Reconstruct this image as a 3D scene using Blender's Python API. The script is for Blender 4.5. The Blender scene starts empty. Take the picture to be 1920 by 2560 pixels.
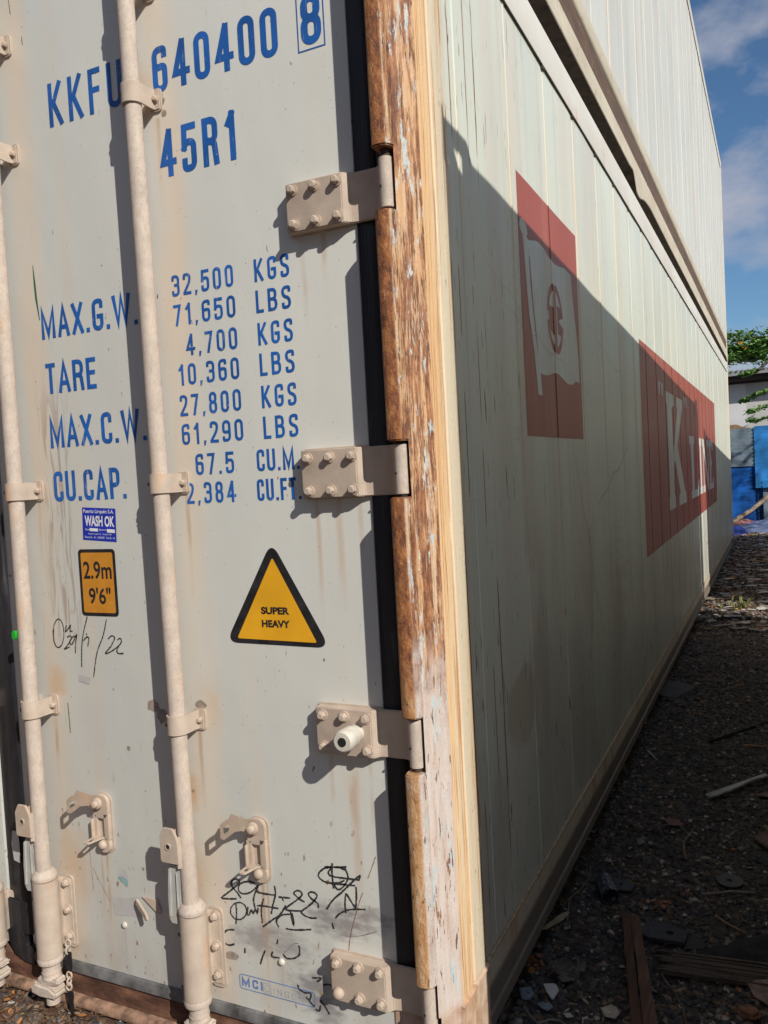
import bpy, bmesh, math, random
from mathutils import Vector, Matrix, noise as mnoise
random.seed(7)
R = math.radians
S = bpy.context.scene

# ------------------------------------------------------------------ camera
cam_d = bpy.data.cameras.new("camera")
cam = bpy.data.objects.new("camera", cam_d)
S.collection.objects.link(cam)
S.camera = cam
cam.matrix_world = (Matrix.Translation((0.6514, -1.6053, 1.4203)) @ Matrix.Rotation(0.4487, 4, 'Z')
                    @ Matrix.Rotation(1.5276, 4, 'X') @ Matrix.Rotation(-0.0539, 4, 'Z'))
cam_d.sensor_fit = 'VERTICAL'
cam_d.sensor_height = 36.0
cam_d.lens = 36.0 * 2052.8 / 2560.0
cam_d.clip_start = 0.02
cam_d.clip_end = 3000
cam_d.dof.use_dof = False

# ------------------------------------------------------------------ light
SUN = Vector((0.687, -0.443, 0.576)).normalized()
EL = math.asin(SUN.z)
AZ = math.atan2(SUN.x, SUN.y)
ld = bpy.data.lights.new("sun", 'SUN')
ld.energy = 4.5
ld.angle = R(0.5)
ld.color = (1.0, 0.945, 0.86)
lo = bpy.data.objects.new("sun", ld)
S.collection.objects.link(lo)
lo.rotation_euler = SUN.to_track_quat('Z', 'Y').to_euler()
lo.location = (6, -4, 8)

W = bpy.data.worlds.new("World")
S.world = W
W.use_nodes = True
nt = W.node_tree
for n in list(nt.nodes):
    nt.nodes.remove(n)
wo = nt.nodes.new('ShaderNodeOutputWorld')
bg = nt.nodes.new('ShaderNodeBackground')
sky = nt.nodes.new('ShaderNodeTexSky')
sky.sky_type = 'NISHITA'
sky.sun_disc = False
sky.sun_elevation = EL
sky.sun_rotation = AZ
sky.air_density = 1.0
sky.dust_density = 0.2
sky.ozone_density = 3.0
tc = nt.nodes.new('ShaderNodeTexCoord')
mp = nt.nodes.new('ShaderNodeMapping')
mp.inputs['Scale'].default_value = (3.4, 3.4, 6.0)
mp.inputs['Rotation'].default_value = (0.3, 0.5, 0.2)
mp.inputs['Location'].default_value = (2.6, 1.7, 0.2)
ns = nt.nodes.new('ShaderNodeTexNoise')
ns.inputs['Scale'].default_value = 1.7
ns.inputs['Detail'].default_value = 7
ns.inputs['Roughness'].default_value = 0.55
rp = nt.nodes.new('ShaderNodeValToRGB')
rp.color_ramp.elements[0].position = 0.41
rp.color_ramp.elements[1].position = 0.58
mx = nt.nodes.new('ShaderNodeMix')
mx.data_type = 'RGBA'
mx.inputs['B'].default_value = (4.6, 4.8, 5.6, 1)
fac = nt.nodes.new('ShaderNodeMath')
fac.operation = 'MULTIPLY'
fac.inputs[1].default_value = 0.85
L = nt.links.new
L(tc.outputs['Generated'], mp.inputs['Vector'])
L(mp.outputs[0], ns.inputs['Vector'])
L(ns.outputs['Fac'], rp.inputs['Fac'])
L(rp.outputs['Color'], fac.inputs[0])
L(fac.outputs[0], mx.inputs['Factor'])
tint = nt.nodes.new('ShaderNodeMix')
tint.data_type = 'RGBA'
tint.blend_type = 'MULTIPLY'
tint.inputs['Factor'].default_value = 1.0
tint.inputs['B'].default_value = (0.69, 0.88, 1.0, 1)
L(sky.outputs['Color'], tint.inputs['A'])
L(tint.outputs['Result'], mx.inputs['A'])
L(mx.outputs['Result'], bg.inputs['Color'])
bg.inputs['Strength'].default_value = 0.092
L(bg.outputs[0], wo.inputs['Surface'])
S.view_settings.view_transform = 'Standard'
S.view_settings.look = 'None'
S.view_settings.exposure = 0.0
S.view_settings.gamma = 1.0
S.render.engine = 'CYCLES'
S.render.resolution_x = 768
S.render.resolution_y = 1024

# ------------------------------------------------------------------ materials
class Mat:
    def __init__(s, name, rough=0.6, metallic=0.0, spec=0.5):
        s.m = bpy.data.materials.new(name)
        s.m.use_nodes = True
        s.t = s.m.node_tree
        s.b = s.t.nodes['Principled BSDF']
        s.b.inputs['Roughness'].default_value = rough
        s.b.inputs['Metallic'].default_value = metallic
        s.b.inputs['Specular IOR Level'].default_value = spec
        g = s.t.nodes.new('ShaderNodeNewGeometry')
        s.pos = g.outputs['Position']
        s._xyz = None
        s.height = None
    def lk(s, a, b): s.t.links.new(a, b)
    def _in(s, sock, v):
        if hasattr(v, 'node'): s.lk(v, sock)
        elif isinstance(v, (tuple, list)) and len(v) == 3 and sock.type == 'RGBA': sock.default_value = (*v, 1)
        else: sock.default_value = v
    def xyz(s, i):
        if s._xyz is None:
            n = s.t.nodes.new('ShaderNodeSeparateXYZ'); s.lk(s.pos, n.inputs[0]); s._xyz = n
        return s._xyz.outputs[i]
    def noise(s, scale, detail=4, rough=0.55, off=(0, 0, 0), base=None, dist=0.0):
        mpn = s.t.nodes.new('ShaderNodeMapping')
        s.lk(base or s.pos, mpn.inputs['Vector'])
        sc = scale if isinstance(scale, (tuple, list)) else (scale,) * 3
        mpn.inputs['Scale'].default_value = sc
        mpn.inputs['Location'].default_value = off
        n = s.t.nodes.new('ShaderNodeTexNoise')
        n.inputs['Scale'].default_value = 1
        n.inputs['Detail'].default_value = detail
        n.inputs['Roughness'].default_value = rough
        n.inputs['Distortion'].default_value = dist
        s.lk(mpn.outputs[0], n.inputs['Vector'])
        return n.outputs['Fac']
    def voro(s, scale, feature='F1', off=(0, 0, 0), out='Distance'):
        mpn = s.t.nodes.new('ShaderNodeMapping')
        s.lk(s.pos, mpn.inputs['Vector'])
        sc = scale if isinstance(scale, (tuple, list)) else (scale,) * 3
        mpn.inputs['Scale'].default_value = sc
        mpn.inputs['Location'].default_value = off
        n = s.t.nodes.new('ShaderNodeTexVoronoi')
        n.feature = feature
        n.inputs['Scale'].default_value = 1
        s.lk(mpn.outputs[0], n.inputs['Vector'])
        return n.outputs[out]
    def step(s, v, a, b):
        n = s.t.nodes.new('ShaderNodeMapRange')
        n.interpolation_type = 'SMOOTHSTEP'
        n.inputs['From Min'].default_value = a
        n.inputs['From Max'].default_value = b
        s._in(n.inputs['Value'], v)
        return n.outputs['Result']
    def math(s, op, a, b=0.0):
        n = s.t.nodes.new('ShaderNodeMath'); n.operation = op
        s._in(n.inputs[0], a); s._in(n.inputs[1], b)
        return n.outputs[0]
    def mul(s, *a):
        r = a[0]
        for x in a[1:]: r = s.math('MULTIPLY', r, x)
        return r
    def band(s, ax, c, w0, w1):
        """1 within w0 of c along an axis, falling to 0 at w1"""
        d = s.math('ABSOLUTE', s.math('SUBTRACT', s.xyz(ax), c))
        return s.step(d, w1, w0)
    def mix(s, f, a, b):
        n = s.t.nodes.new('ShaderNodeMix'); n.data_type = 'RGBA'
        s._in(n.inputs['Factor'], f); s._in(n.inputs['A'], a); s._in(n.inputs['B'], b)
        return n.outputs['Result']
    def ramp(s, f, stops):
        n = s.t.nodes.new('ShaderNodeValToRGB')
        e = n.color_ramp.elements
        while len(e) < len(stops): e.new(0.5)
        for k, (p, c) in enumerate(stops):
            e[k].position = p; e[k].color = (*c, 1)
        s.lk(f, n.inputs['Fac'])
        return n.outputs['Color']
    def color(s, c): s._in(s.b.inputs['Base Color'], c); return s
    def rough(s, v): s._in(s.b.inputs['Roughness'], v); return s
    def bump(s, h, strength=0.3, dist=0.001):
        n = s.t.nodes.new('ShaderNodeBump')
        n.inputs['Strength'].default_value = strength
        n.inputs['Distance'].default_value = dist
        s._in(n.inputs['Height'], h)
        s.lk(n.outputs[0], s.b.inputs['Normal']); return s

def flat(name, c, rough=0.6, metallic=0.0, var=0.12, scale=30.0, bump=0.0):
    m = Mat(name, rough, metallic)
    n = m.noise(scale, 5)
    d = tuple(max(0, x * (1 - var * 1.6)) for x in c)
    l = tuple(min(1, x * (1 + var)) for x in c)
    m.color(m.ramp(n, [(0.3, d), (0.7, l)]))
    if bump: m.bump(n, bump, 0.001)
    return m.m

def m_door():
    m = Mat('door_paint', 0.42)
    c = m.ramp(m.noise((2, 2, 1.2), 3), [(0.3, (0.575, 0.595, 0.56)), (0.7, (0.635, 0.65, 0.61))])
    c = m.mix(m.mul(m.noise((9, 9, 0.5), 3), 0.35), c, (0.68, 0.62, 0.53))
    # warm dust and rust tone that runs down beside the locking rods
    for xr, w, k in ((-0.655, 0.085, 0.75), (-1.135, 0.075, 0.75), (-0.24, 0.05, 0.35), (-0.50, 0.03, 0.3), (-1.0, 0.03, 0.3)):
        f = m.mul(m.band(0, xr, 0.012, w), m.step(m.noise((5, 5, 1.4), 4, off=(xr, 0, 0)), 0.25, 0.7), k)
        if xr > -0.6: f = m.mul(f, m.step(m.xyz(2), 1.5, 0.9) if xr < -0.4 else 0.35)
        c = m.mix(f, c, (0.72, 0.57, 0.42))
    # rusty blooms near the hardware feet
    for (x, z, r, k) in ((-0.705, 0.66, 0.045, 0.8), (-0.71, 0.44, 0.07, 0.5), (-1.12, 0.40, 0.09, 0.5), (-0.53, 0.56, 0.022, 0.9), (-1.14, 0.90, 0.05, 0.6), (-0.235, 0.72, 0.035, 0.15), (-0.72, 2.38, 0.06, 0.5), (-1.15, 0.2, 0.05, 0.4), (-0.62, 0.87, 0.05, 0.3)):
        dx = m.math('SUBTRACT', m.xyz(0), x); dz = m.math('SUBTRACT', m.xyz(2), z)
        d = m.math('SQRT', m.math('ADD', m.mul(dx, dx), m.mul(dz, dz, 0.35)))
        d = m.math('ADD', d, m.mul(m.math('SUBTRACT', m.noise(40, 4), 0.5), 0.05))
        c = m.mix(m.mul(m.step(d, r, r * 0.1), k), c, (0.66, 0.42, 0.22))
    # grime at the foot of the door
    f = m.mul(m.step(m.xyz(2), 0.55, 0.12), m.step(m.noise((12, 12, 5), 6), 0.35, 0.75), 0.45)
    c = m.mix(f, c, (0.42, 0.36, 0.31))
    # muddy swirls left of the wash sticker
    dx = m.math('SUBTRACT', m.xyz(0), -1.085)
    f = m.mul(m.step(m.math('ABSOLUTE', dx), 0.075, 0.02), m.step(m.xyz(2), 0.98, 1.1), m.step(m.xyz(2), 1.78, 1.55))
    w = m.noise((42, 42, 5), 3, off=(3, 0, 1), dist=1.6)
    c = m.mix(m.mul(f, m.step(w, 0.46, 0.60), 0.75), c, (0.40, 0.30, 0.23))
    # wiped marker ink
    for (x, z, rx, rz, k) in ((-0.49, 0.315, 0.14, 0.05, 0.62), (-0.30, 0.40, 0.10, 0.05, 0.8), (-0.37, 0.215, 0.075, 0.065, 0.8), (-0.20, 0.42, 0.06, 0.035, 0.7), (-0.335, 0.165, 0.05, 0.04, 0.7)):
        dx = m.math('DIVIDE', m.math('SUBTRACT', m.xyz(0), x), rx); dz = m.math('DIVIDE', m.math('SUBTRACT', m.xyz(2), z), rz)
        d = m.math('ADD', m.math('SQRT', m.math('ADD', m.mul(dx, dx), m.mul(dz, dz))), m.mul(m.math('SUBTRACT', m.noise((30, 30, 60), 5), 0.5), 1.5))
        c = m.mix(m.mul(m.step(d, 1.1, 0.3), k, m.step(m.noise((14, 14, 40), 3), 0.15, 0.55)), c, (0.22, 0.20, 0.205))
    # rust and dust runs under the fittings
    for (x, w, zt, L_, k) in ((-.288, .004, 1.38, .35, .5), (-.233, .006, 1.38, .30, .5), (-.178, .004, 1.38, .2, .4), (-.290, .004, .80, .3, .5), (-.235, .008, .80, .45, .6), (-.190, .003, .80, .3, .5), (-.288, .004, 1.96, .25, .4), (-.232, .005, 1.96, .3, .5), (-.50, .003, .46, .3, .8), (-.486, .002, .46, .2, .8), (-1.0, .003, .46, .3, .7), (-1.02, .0025, .46, .22, .6), (-.66, .004, .82, .25, .7), (-1.155, .004, .82, .25, .7), (-.655, .004, 1.40, .3, .6), (-1.16, .004, 1.40, .2, .5), (-.67, .004, 2.31, .25, .6), (-.954, .002, .26, .1, .7), (-.459, .002, .26, .1, .7)):
        wob = m.mul(m.math('SUBTRACT', m.noise((2, 2, 9), 3, off=(x * 40, 0, 0)), 0.5), 0.012)
        d = m.math('ABSOLUTE', m.math('ADD', m.math('SUBTRACT', m.xyz(0), x), wob))
        f = m.mul(m.step(d, w * 2.4, w * .3), m.step(m.xyz(2), zt - L_, zt - L_ * .2), m.step(m.xyz(2), zt + .002, zt), m.step(m.noise((20, 20, 7), 4, off=(x * 9, 0, 0)), .3, .6), k)
        c = m.mix(f, c, (0.50, 0.33, 0.20))
    # fine rubbed scratches
    c = m.mix(m.mul(m.step(m.noise((260, 260, 9), 3, off=(1, 1, 0)), 0.66, 0.70), m.step(m.noise(3.2, 3, off=(5, 0, 0)), 0.48, 0.6), 0.5), c, (0.36, 0.33, 0.30))
    c = m.mix(m.mul(m.step(m.noise((14, 14, 300), 3, off=(1, 7, 0)), 0.68, 0.72), m.step(m.xyz(2), 0.9, 0.4), 0.45), c, (0.40, 0.35, 0.30))
    # chips and specks
    v = m.noise((70, 70, 34), 2, off=(0, 0, 5))
    reg = m.step(m.noise(2.2, 2), 0.4, 0.6)
    c = m.mix(m.mul(m.step(v, 0.70, 0.735), reg), c, (0.20, 0.14, 0.10))
    v2 = m.noise((160, 160, 120), 1, off=(4, 0, 5))
    c = m.mix(m.mul(m.step(v2, 0.735, 0.77), 0.8), c, (0.22, 0.19, 0.17))
    v3 = m.noise((55, 55, 25), 3, off=(9, 0, 2))
    c = m.mix(m.mul(m.step(v3, 0.655, 0.69), m.step(m.xyz(2), 0.8, 0.45)), c, (0.36, 0.22, 0.14))
    m.color(c)
    m.rough(m.ramp(m.noise(6, 3), [(0.3, (0.36,) * 3), (0.7, (0.5,) * 3)]))
    m.bump(m.math('ADD', m.noise((4, 4, 2.5), 3), m.mul(m.noise(90, 2), 0.02)), 0.5, 0.008)
    return m.m

def m_side(name='side_paint', a=(0.635, 0.68, 0.595), b=(0.71, 0.75, 0.66), grime=1.0):
    m = Mat(name, 0.33)
    c = m.ramp(m.noise((1, 1.3, 0.5), 3), [(0.3, a), (0.7, b)])
    c = m.mix(m.mul(m.step(m.noise((1, 5.5, 0.12), 4, off=(0, 2, 0)), 0.45, 0.62), 0.55), c, (0.66, 0.60, 0.53))
    c = m.mix(m.mul(m.step(m.noise((1, 24, 0.35), 4, off=(0, 1, 7)), 0.52, 0.72), 0.4), c, (0.55, 0.50, 0.42))
    c = m.mix(m.mul(m.step(m.noise((1, 9, 0.3), 4, off=(0, 8, 3)), 0.5, 0.75), 0.3), c, (0.50, 0.55, 0.57))
    if name.startswith('upper'):
        c = m.mix(m.mul(m.step(m.noise((1, 13, 0.22), 5, 0.65, off=(0, 3, 3)), 0.54, 0.66), 0.55), c, (0.56, 0.49, 0.40))
        c = m.mix(m.mul(m.step(m.noise((1, 40, 0.9), 4, off=(0, 3, 3)), 0.64, 0.70), 0.6), c, (0.48, 0.30, 0.18))
        c = m.mix(m.mul(m.step(m.noise((1, 8, 3.5), 6, 0.7, off=(0, 9, 9)), 0.62, 0.68), 0.4), c, (0.40, 0.38, 0.35))
    # scuffs rubbed along the wall
    c = m.mix(m.mul(m.step(m.noise((1, 3.5, 150), 4, off=(0, 6, 1)), 0.62, 0.68), m.step(m.noise((1, 2.2, 1.6), 3, off=(0, 2, 8)), 0.50, 0.60), 0.4), c, (0.36, 0.35, 0.31))
    c = m.mix(m.mul(m.step(m.noise((1, 11, 11), 7, 0.72, off=(0, 2, 4)), 0.60, 0.66), 0.22 + 0.1 * grime), c, (0.44, 0.42, 0.37))
    # rust drip lines at the beads
    yy = m.math('FRACT', m.math('DIVIDE', m.math('SUBTRACT', m.xyz(1), 0.055), 0.43))
    d = m.math('ABSOLUTE', m.math('SUBTRACT', yy, 0.5))
    f = m.mul(m.step(d, 0.055, 0.0), m.step(m.noise((1, 3, 1.6), 4, off=(0, 3, 1)), 0.38, 0.62), 0.6)
    c = m.mix(f, c, (0.70, 0.56, 0.38))
    # wet looking broad stains and blotches near the foot
    f = m.mul(m.step(m.math('SUBTRACT', m.xyz(2), m.mul(m.noise((1, 2.0, 0.5), 4, off=(0, 5, 5)), 1.5)), 0.5, -0.3), 0.42 * grime)
    c = m.mix(f, c, (0.33, 0.31, 0.27))
    f = m.mul(m.step(m.noise((1, 3.1, 1.1), 5, off=(0, 15, 5)), 0.54, 0.6), m.step(m.xyz(2), 1.5, 0.9), 0.35 * grime)
    c = m.mix(f, c, (0.38, 0.33, 0.28))
    def ell(cy_, cz_, ry_, rz_, ns_=0.9):
        a = m.math('DIVIDE', m.math('SUBTRACT', m.xyz(1), cy_), ry_); b_ = m.math('DIVIDE', m.math('SUBTRACT', m.xyz(2), cz_), rz_)
        return m.math('ADD', m.math('SQRT', m.math('ADD', m.mul(a, a), m.mul(b_, b_))), m.mul(m.math('SUBTRACT', m.noise((1, 5, 4), 4, off=(0, cy_, 0)), 0.5), ns_))
    if grime:
        c = m.mix(m.mul(m.step(ell(.58, .76, .14, .11), 1.05, 0.85), 0.5), c, (0.40, 0.30, 0.22))
        c = m.mix(m.mul(m.step(ell(.50, .54, .10, .20), 1.1, 0.7), 0.4), c, (0.62, 0.61, 0.58))
        c = m.mix(m.mul(m.step(ell(2.2, .95, .5, .22), 1.1, 0.5), m.step(m.noise((1, 2, 26), 3, dist=1.0), 0.45, 0.6), 0.5), c, (0.50, 0.44, 0.34))
        c = m.mix(m.mul(m.step(ell(1.25, .55, .16, .35), 1.1, 0.5), 0.3), c, (0.35, 0.33, 0.29))
    # rusty vertical cracks and chips
    near = m.step(m.xyz(1), 1.3, 0.2)
    v = m.noise((1, 75, 5.5), 3, off=(0, 0, 3))
    thr = m.step(v, 0.655, 0.685)
    c = m.mix(m.mul(thr, m.math('ADD', m.mul(near, 0.9), 0.25)), c, (0.09, 0.04, 0.02))
    v = m.noise((1, 38, 9), 3, off=(0, 30, 3))
    c = m.mix(m.mul(m.step(v, 0.66, 0.70), m.step(m.xyz(2), 1.4, 0.4), grime), c, (0.14, 0.07, 0.04))
    for y0, w in ((0.183, 0.004), (0.232, 0.0022), (0.345, 0.002), (0.41, 0.003)):
        f = m.mul(m.band(1, y0, w * 0.9, w * 1.8), m.step(m.noise((1, 50, 4.0), 4, off=(0, y0 * 90, 0)), 0.47, 0.53))
        c = m.mix(f, c, (0.24, 0.10, 0.035))
    f = m.mul(m.band(1, 0.193, 0.004, 0.02), m.step(m.noise((1, 10, 2), 3), 0.35, 0.7), 0.7)
    c = m.mix(f, c, (0.70, 0.48, 0.25))
    # long scratches
    for (y0, z0, y1, z1, w) in ((0.5, 1.9, 1.9, 1.65, .0025), (1.35, 1.5, 1.75, 0.75, .012), (0.52, 1.6, 0.75, 1.12, .002), (1.6, 2.0, 2.6, 1.8, .003), (0.35, 2.0, 1.2, 1.75, .002), (1.7, 1.25, 2.6, 1.5, .01)):
        L_ = math.hypot(y1 - y0, z1 - z0); ny, nz = (z1 - z0) / L_, -(y1 - y0) / L_; ty, tz = (y1 - y0) / L_, (z1 - z0) / L_
        yy = m.math('SUBTRACT', m.xyz(1), y0); zz = m.math('SUBTRACT', m.xyz(2), z0)
        dn = m.math('ABSOLUTE', m.math('ADD', m.math('ADD', m.mul(yy, ny), m.mul(zz, nz)), m.mul(m.math('SUBTRACT', m.noise((1, 3, 3), 2, off=(y0, 0, 0)), 0.5), 0.12)))
        al = m.math('ABSOLUTE', m.math('SUBTRACT', m.math('ADD', m.mul(yy, ty), m.mul(zz, tz)), L_ / 2))
        c = m.mix(m.mul(m.step(dn, w, w * 0.2), m.step(al, L_ / 2, L_ / 2 * 0.7), 0.55), c, (0.33, 0.31, 0.28))
    m.color(c)
    m.rough(m.ramp(m.noise((1, 3, 1), 4), [(0.3, (0.28,) * 3), (0.7, (0.5,) * 3)]))
    m.bump(m.noise((1, 140, 6), 2), 0.06, 0.001)
    return m.m

def front_face(m):
    """chipped end face of the post: heavy rust above, bare pinkish primer below"""
    low = m.step(m.math('ADD', m.xyz(2), m.mul(m.math('SUBTRACT', m.noise(14, 4), 0.5), 0.5)), 1.15, 0.85)
    rust = m.ramp(m.noise((48, 48, 17), 8, 0.72), [(0.34, (0.09, 0.036, 0.022)), (0.47, (0.22, 0.085, 0.04)), (0.58, (0.38, 0.165, 0.072)), (0.70, (0.54, 0.30, 0.155))])
    paint = m.ramp(m.noise((50, 50, 4), 6, 0.7), [(0.36, (0.58, 0.32, 0.15)), (0.5, (0.67, 0.42, 0.23)), (0.65, (0.66, 0.53, 0.40))])
    prim = m.ramp(m.noise((70, 70, 7), 6, 0.7), [(0.33, (0.50, 0.34, 0.26)), (0.46, (0.60, 0.50, 0.44)), (0.62, (0.66, 0.58, 0.53))])
    c = m.mix(m.step(m.noise((50, 50, 4.2), 9, 0.76, off=(1, 0, 2)), 0.42, 0.52), paint, rust)
    c = m.mix(low, c, m.mix(m.step(m.noise((34, 34, 8), 8, 0.72, off=(1, 5, 2)), 0.58, 0.63), prim, rust))
    fl = m.noise((46, 46, 11), 8, 0.75, off=(7, 0, 4))
    c = m.mix(m.step(fl, 0.565, 0.60), c, m.ramp(m.noise((120, 120, 30), 3), [(0.4, (0.62, 0.60, 0.56)), (0.6, (0.46, 0.57, 0.60))]))
    c = m.mix(m.mul(m.step(m.noise((150, 150, 20), 4, off=(2, 2, 2)), 0.62, 0.66), 0.9), c, (0.10, 0.045, 0.025))
    return c
def m_post():
    m = Mat('rusted_post_paint', 0.62)
    st = m.noise((70, 70, 9), 6, 0.65, off=(1, 0, 2))
    front = m.step(m.xyz(1), 0.010, 0.002)
    paint = m.ramp(m.noise((26, 26, 0.9), 3), [(0.3, (0.72, 0.44, 0.22)), (0.5, (0.80, 0.55, 0.31)), (0.72, (0.80, 0.66, 0.46))])
    sidec = m.mix(m.mul(m.step(m.noise((40, 40, 1.6), 6, 0.65, off=(5, 3, 1)), 0.53, 0.60), 0.65), paint, (0.60, 0.30, 0.12))
    sidec = m.mix(m.mul(m.step(m.noise((1, 230, 3.6), 4), 0.58, 0.63), 0.85), sidec, (0.26, 0.10, 0.04))
    cream = m.mul(m.step(m.xyz(1), 0.078, 0.084), m.step(m.noise((1, 40, 1.6), 5), 0.36, 0.46))
    sidec = m.mix(m.mul(cream, 0.85), sidec, (0.78, 0.70, 0.54))
    sidec = m.mix(m.mul(m.step(m.noise((1, 90, 22), 5, 0.7, off=(0, 4, 4)), 0.63, 0.66), m.step(m.xyz(1), 0.085, 0.13)), sidec, (0.22, 0.11, 0.06))
    c = m.mix(front, sidec, front_face(m))
    c = m.mix(m.mul(m.band(1, 0.075, 0.003, 0.006), m.step(m.noise((1, 8, 4), 4), 0.3, 0.5), 0.8), c, (0.30, 0.15, 0.06))
    foot = m.step(m.xyz(2), 0.285, 0.262)
    c = m.mix(m.mul(foot, 0.75), c, m.ramp(m.noise(25, 5), [(0.35, (0.40, 0.20, 0.11)), (0.6, (0.58, 0.42, 0.32))]))
    m.color(c)
    m.bump(m.math('ADD', m.noise((40, 40, 8), 9, 0.75, off=(1, 0, 2)), m.mul(m.noise(140, 5, 0.7), 0.5)), 0.8, 0.004)
    return m.m

def m_jbar():
    m = Mat('rusted_hinge_lug', 0.75)
    n = m.noise((40, 40, 20), 10, 0.80)
    rust = m.ramp(n, [(0.34, (0.07, 0.030, 0.022)), (0.44, (0.19, 0.068, 0.030)), (0.53, (0.36, 0.135, 0.045)), (0.62, (0.49, 0.23, 0.08)), (0.72, (0.56, 0.37, 0.20))])
    low = m.step(m.math('ADD', m.xyz(2), m.mul(m.math('SUBTRACT', m.noise(9, 4), 0.5), 0.7)), 1.05, 0.75)
    tan = m.ramp(m.noise((44, 44, 14), 7, 0.7), [(0.34, (0.32, 0.15, 0.06)), (0.48, (0.54, 0.29, 0.12)), (0.64, (0.64, 0.44, 0.27))])
    c = m.mix(low, rust, m.mix(m.step(n, 0.40, 0.44), rust, tan))
    c = m.mix(m.mul(m.step(m.xyz(0), -0.0685, -0.072), 0.55), c, (0.62, 0.50, 0.36))
    side = m.mul(m.step(m.xyz(0), -0.040, -0.036), 1.0)
    c = m.mix(side, c, front_face(m))
    c = m.mix(m.mul(m.step(m.noise((75, 75, 12), 6, 0.7, off=(3, 1, 0)), 0.62, 0.65), 0.7), c, (0.60, 0.54, 0.46))
    m.color(c)
    m.bump(m.math('ADD', n, m.noise((170, 170, 90), 5, 0.7)), 0.9, 0.004)
    return m.m

def m_hw(name, c, crack=False):
    m = Mat(name, 0.72)
    n = m.noise(24, 5)
    col = m.ramp(n, [(0.3, tuple(x * 0.86 for x in c)), (0.7, tuple(min(1, x * 1.08) for x in c))])
    col = m.mix(m.mul(m.step(m.noise((18, 18, 7), 5, off=(2, 4, 1)), 0.58, 0.74), 0.5), col, (0.62, 0.36, 0.20))
    h = m.noise(220, 3)
    if crack:
        e = m.math('SUBTRACT', m.noise((120, 120, 80), 4, off=(0, 1, 0), dist=1.0), 0.5)
        e = m.step(m.math('ABSOLUTE', e), 0.035, 0.0)
        col = m.mix(m.mul(e, 0.4), col, (0.36, 0.25, 0.18))
        h = m.math('SUBTRACT', m.mul(h, 0.4), e)
    m.color(col)
    m.bump(h, 0.4, 0.0012)
    return m.m

def m_wood(name, a, b, axis=(60, 6, 60)):
    m = Mat(name, 0.8)
    n = m.noise(axis, 6, 0.6)
    m.color(m.ramp(n, [(0.3, a), (0.7, b)]))
    m.bump(n, 0.6, 0.004)
    return m.m

def m_worn(name, c, under, thr=0.70):
    m = Mat(name, 0.45)
    a = m.ramp(m.noise(9, 4), [(0.3, tuple(x * 0.72 for x in c)), (0.7, tuple(x * 1.3 for x in c))])
    a = m.mix(m.mul(m.step(m.noise(60, 5, 0.7), thr - .07, thr), 0.85), a, under)
    a = m.mix(m.mul(m.step(m.noise((200, 200, 12), 3), 0.62, 0.68), m.step(m.noise(5, 3), 0.45, 0.6), 0.5), a, under)
    m.color(a); return m.m
def m_rubber():
    m = Mat('black_rubber', 0.42)
    c = m.ramp(m.noise((30, 30, 3), 6, 0.7), [(0.4, (0.010, 0.010, 0.013)), (0.62, (0.022, 0.022, 0.026)), (0.72, (0.075, 0.072, 0.070))])
    m.color(c); m.bump(m.math('ADD', m.noise((300, 300, 2), 2), m.noise((20, 20, 60), 4)), 0.5, 0.002); return m.m
def m_sill():
    m = Mat('rusty_brown_sill', 0.75)
    c = m.ramp(m.noise((9, 9, 22), 6, 0.7), [(0.35, (0.05, 0.022, 0.014)), (0.5, (0.115, 0.052, 0.032)), (0.66, (0.22, 0.11, 0.065))])
    m.color(c); m.bump(m.noise(60, 5), 0.5, 0.002); return m.m
def m_rail():
    m = Mat('dusty_rail_paint', 0.6)
    c = m.ramp(m.noise((6, 1.5, 6), 4), [(0.3, (0.50, 0.43, 0.34)), (0.7, (0.62, 0.55, 0.45))])
    c = m.mix(m.mul(m.step(m.noise((1, 14, 2), 5, off=(0, 2, 2)), 0.5, 0.68), 0.7), c, (0.40, 0.22, 0.12))
    c = m.mix(m.step(m.noise((1, 60, 12), 2), 0.70, 0.74), c, (0.09, 0.05, 0.03))
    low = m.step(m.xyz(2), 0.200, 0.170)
    c = m.mix(m.mul(low, 0.9), c, (0.135, 0.115, 0.098))  # recess shade painted as a darker band low on the rail
    m.color(c); m.bump(m.noise(60, 4), 0.3, 0.002)
    return m.m

def m_toprail():
    m = Mat('top_rail_paint', 0.5)
    c = m.ramp(m.noise((6, 1.2, 4), 4), [(0.3, (0.60, 0.56, 0.49)), (0.7, (0.70, 0.68, 0.61))])
    c = m.mix(m.mul(m.step(m.noise((1, 9, 2.5), 5, off=(0, 2, 2)), 0.56, 0.7), 0.6), c, (0.66, 0.42, 0.26))
    c = m.mix(m.step(m.noise((1, 70, 22), 2), 0.71, 0.75), c, (0.16, 0.08, 0.04))
    m.color(c); m.bump(m.noise((4, 4, 12), 3), 0.3, 0.003)
    return m.m

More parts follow.
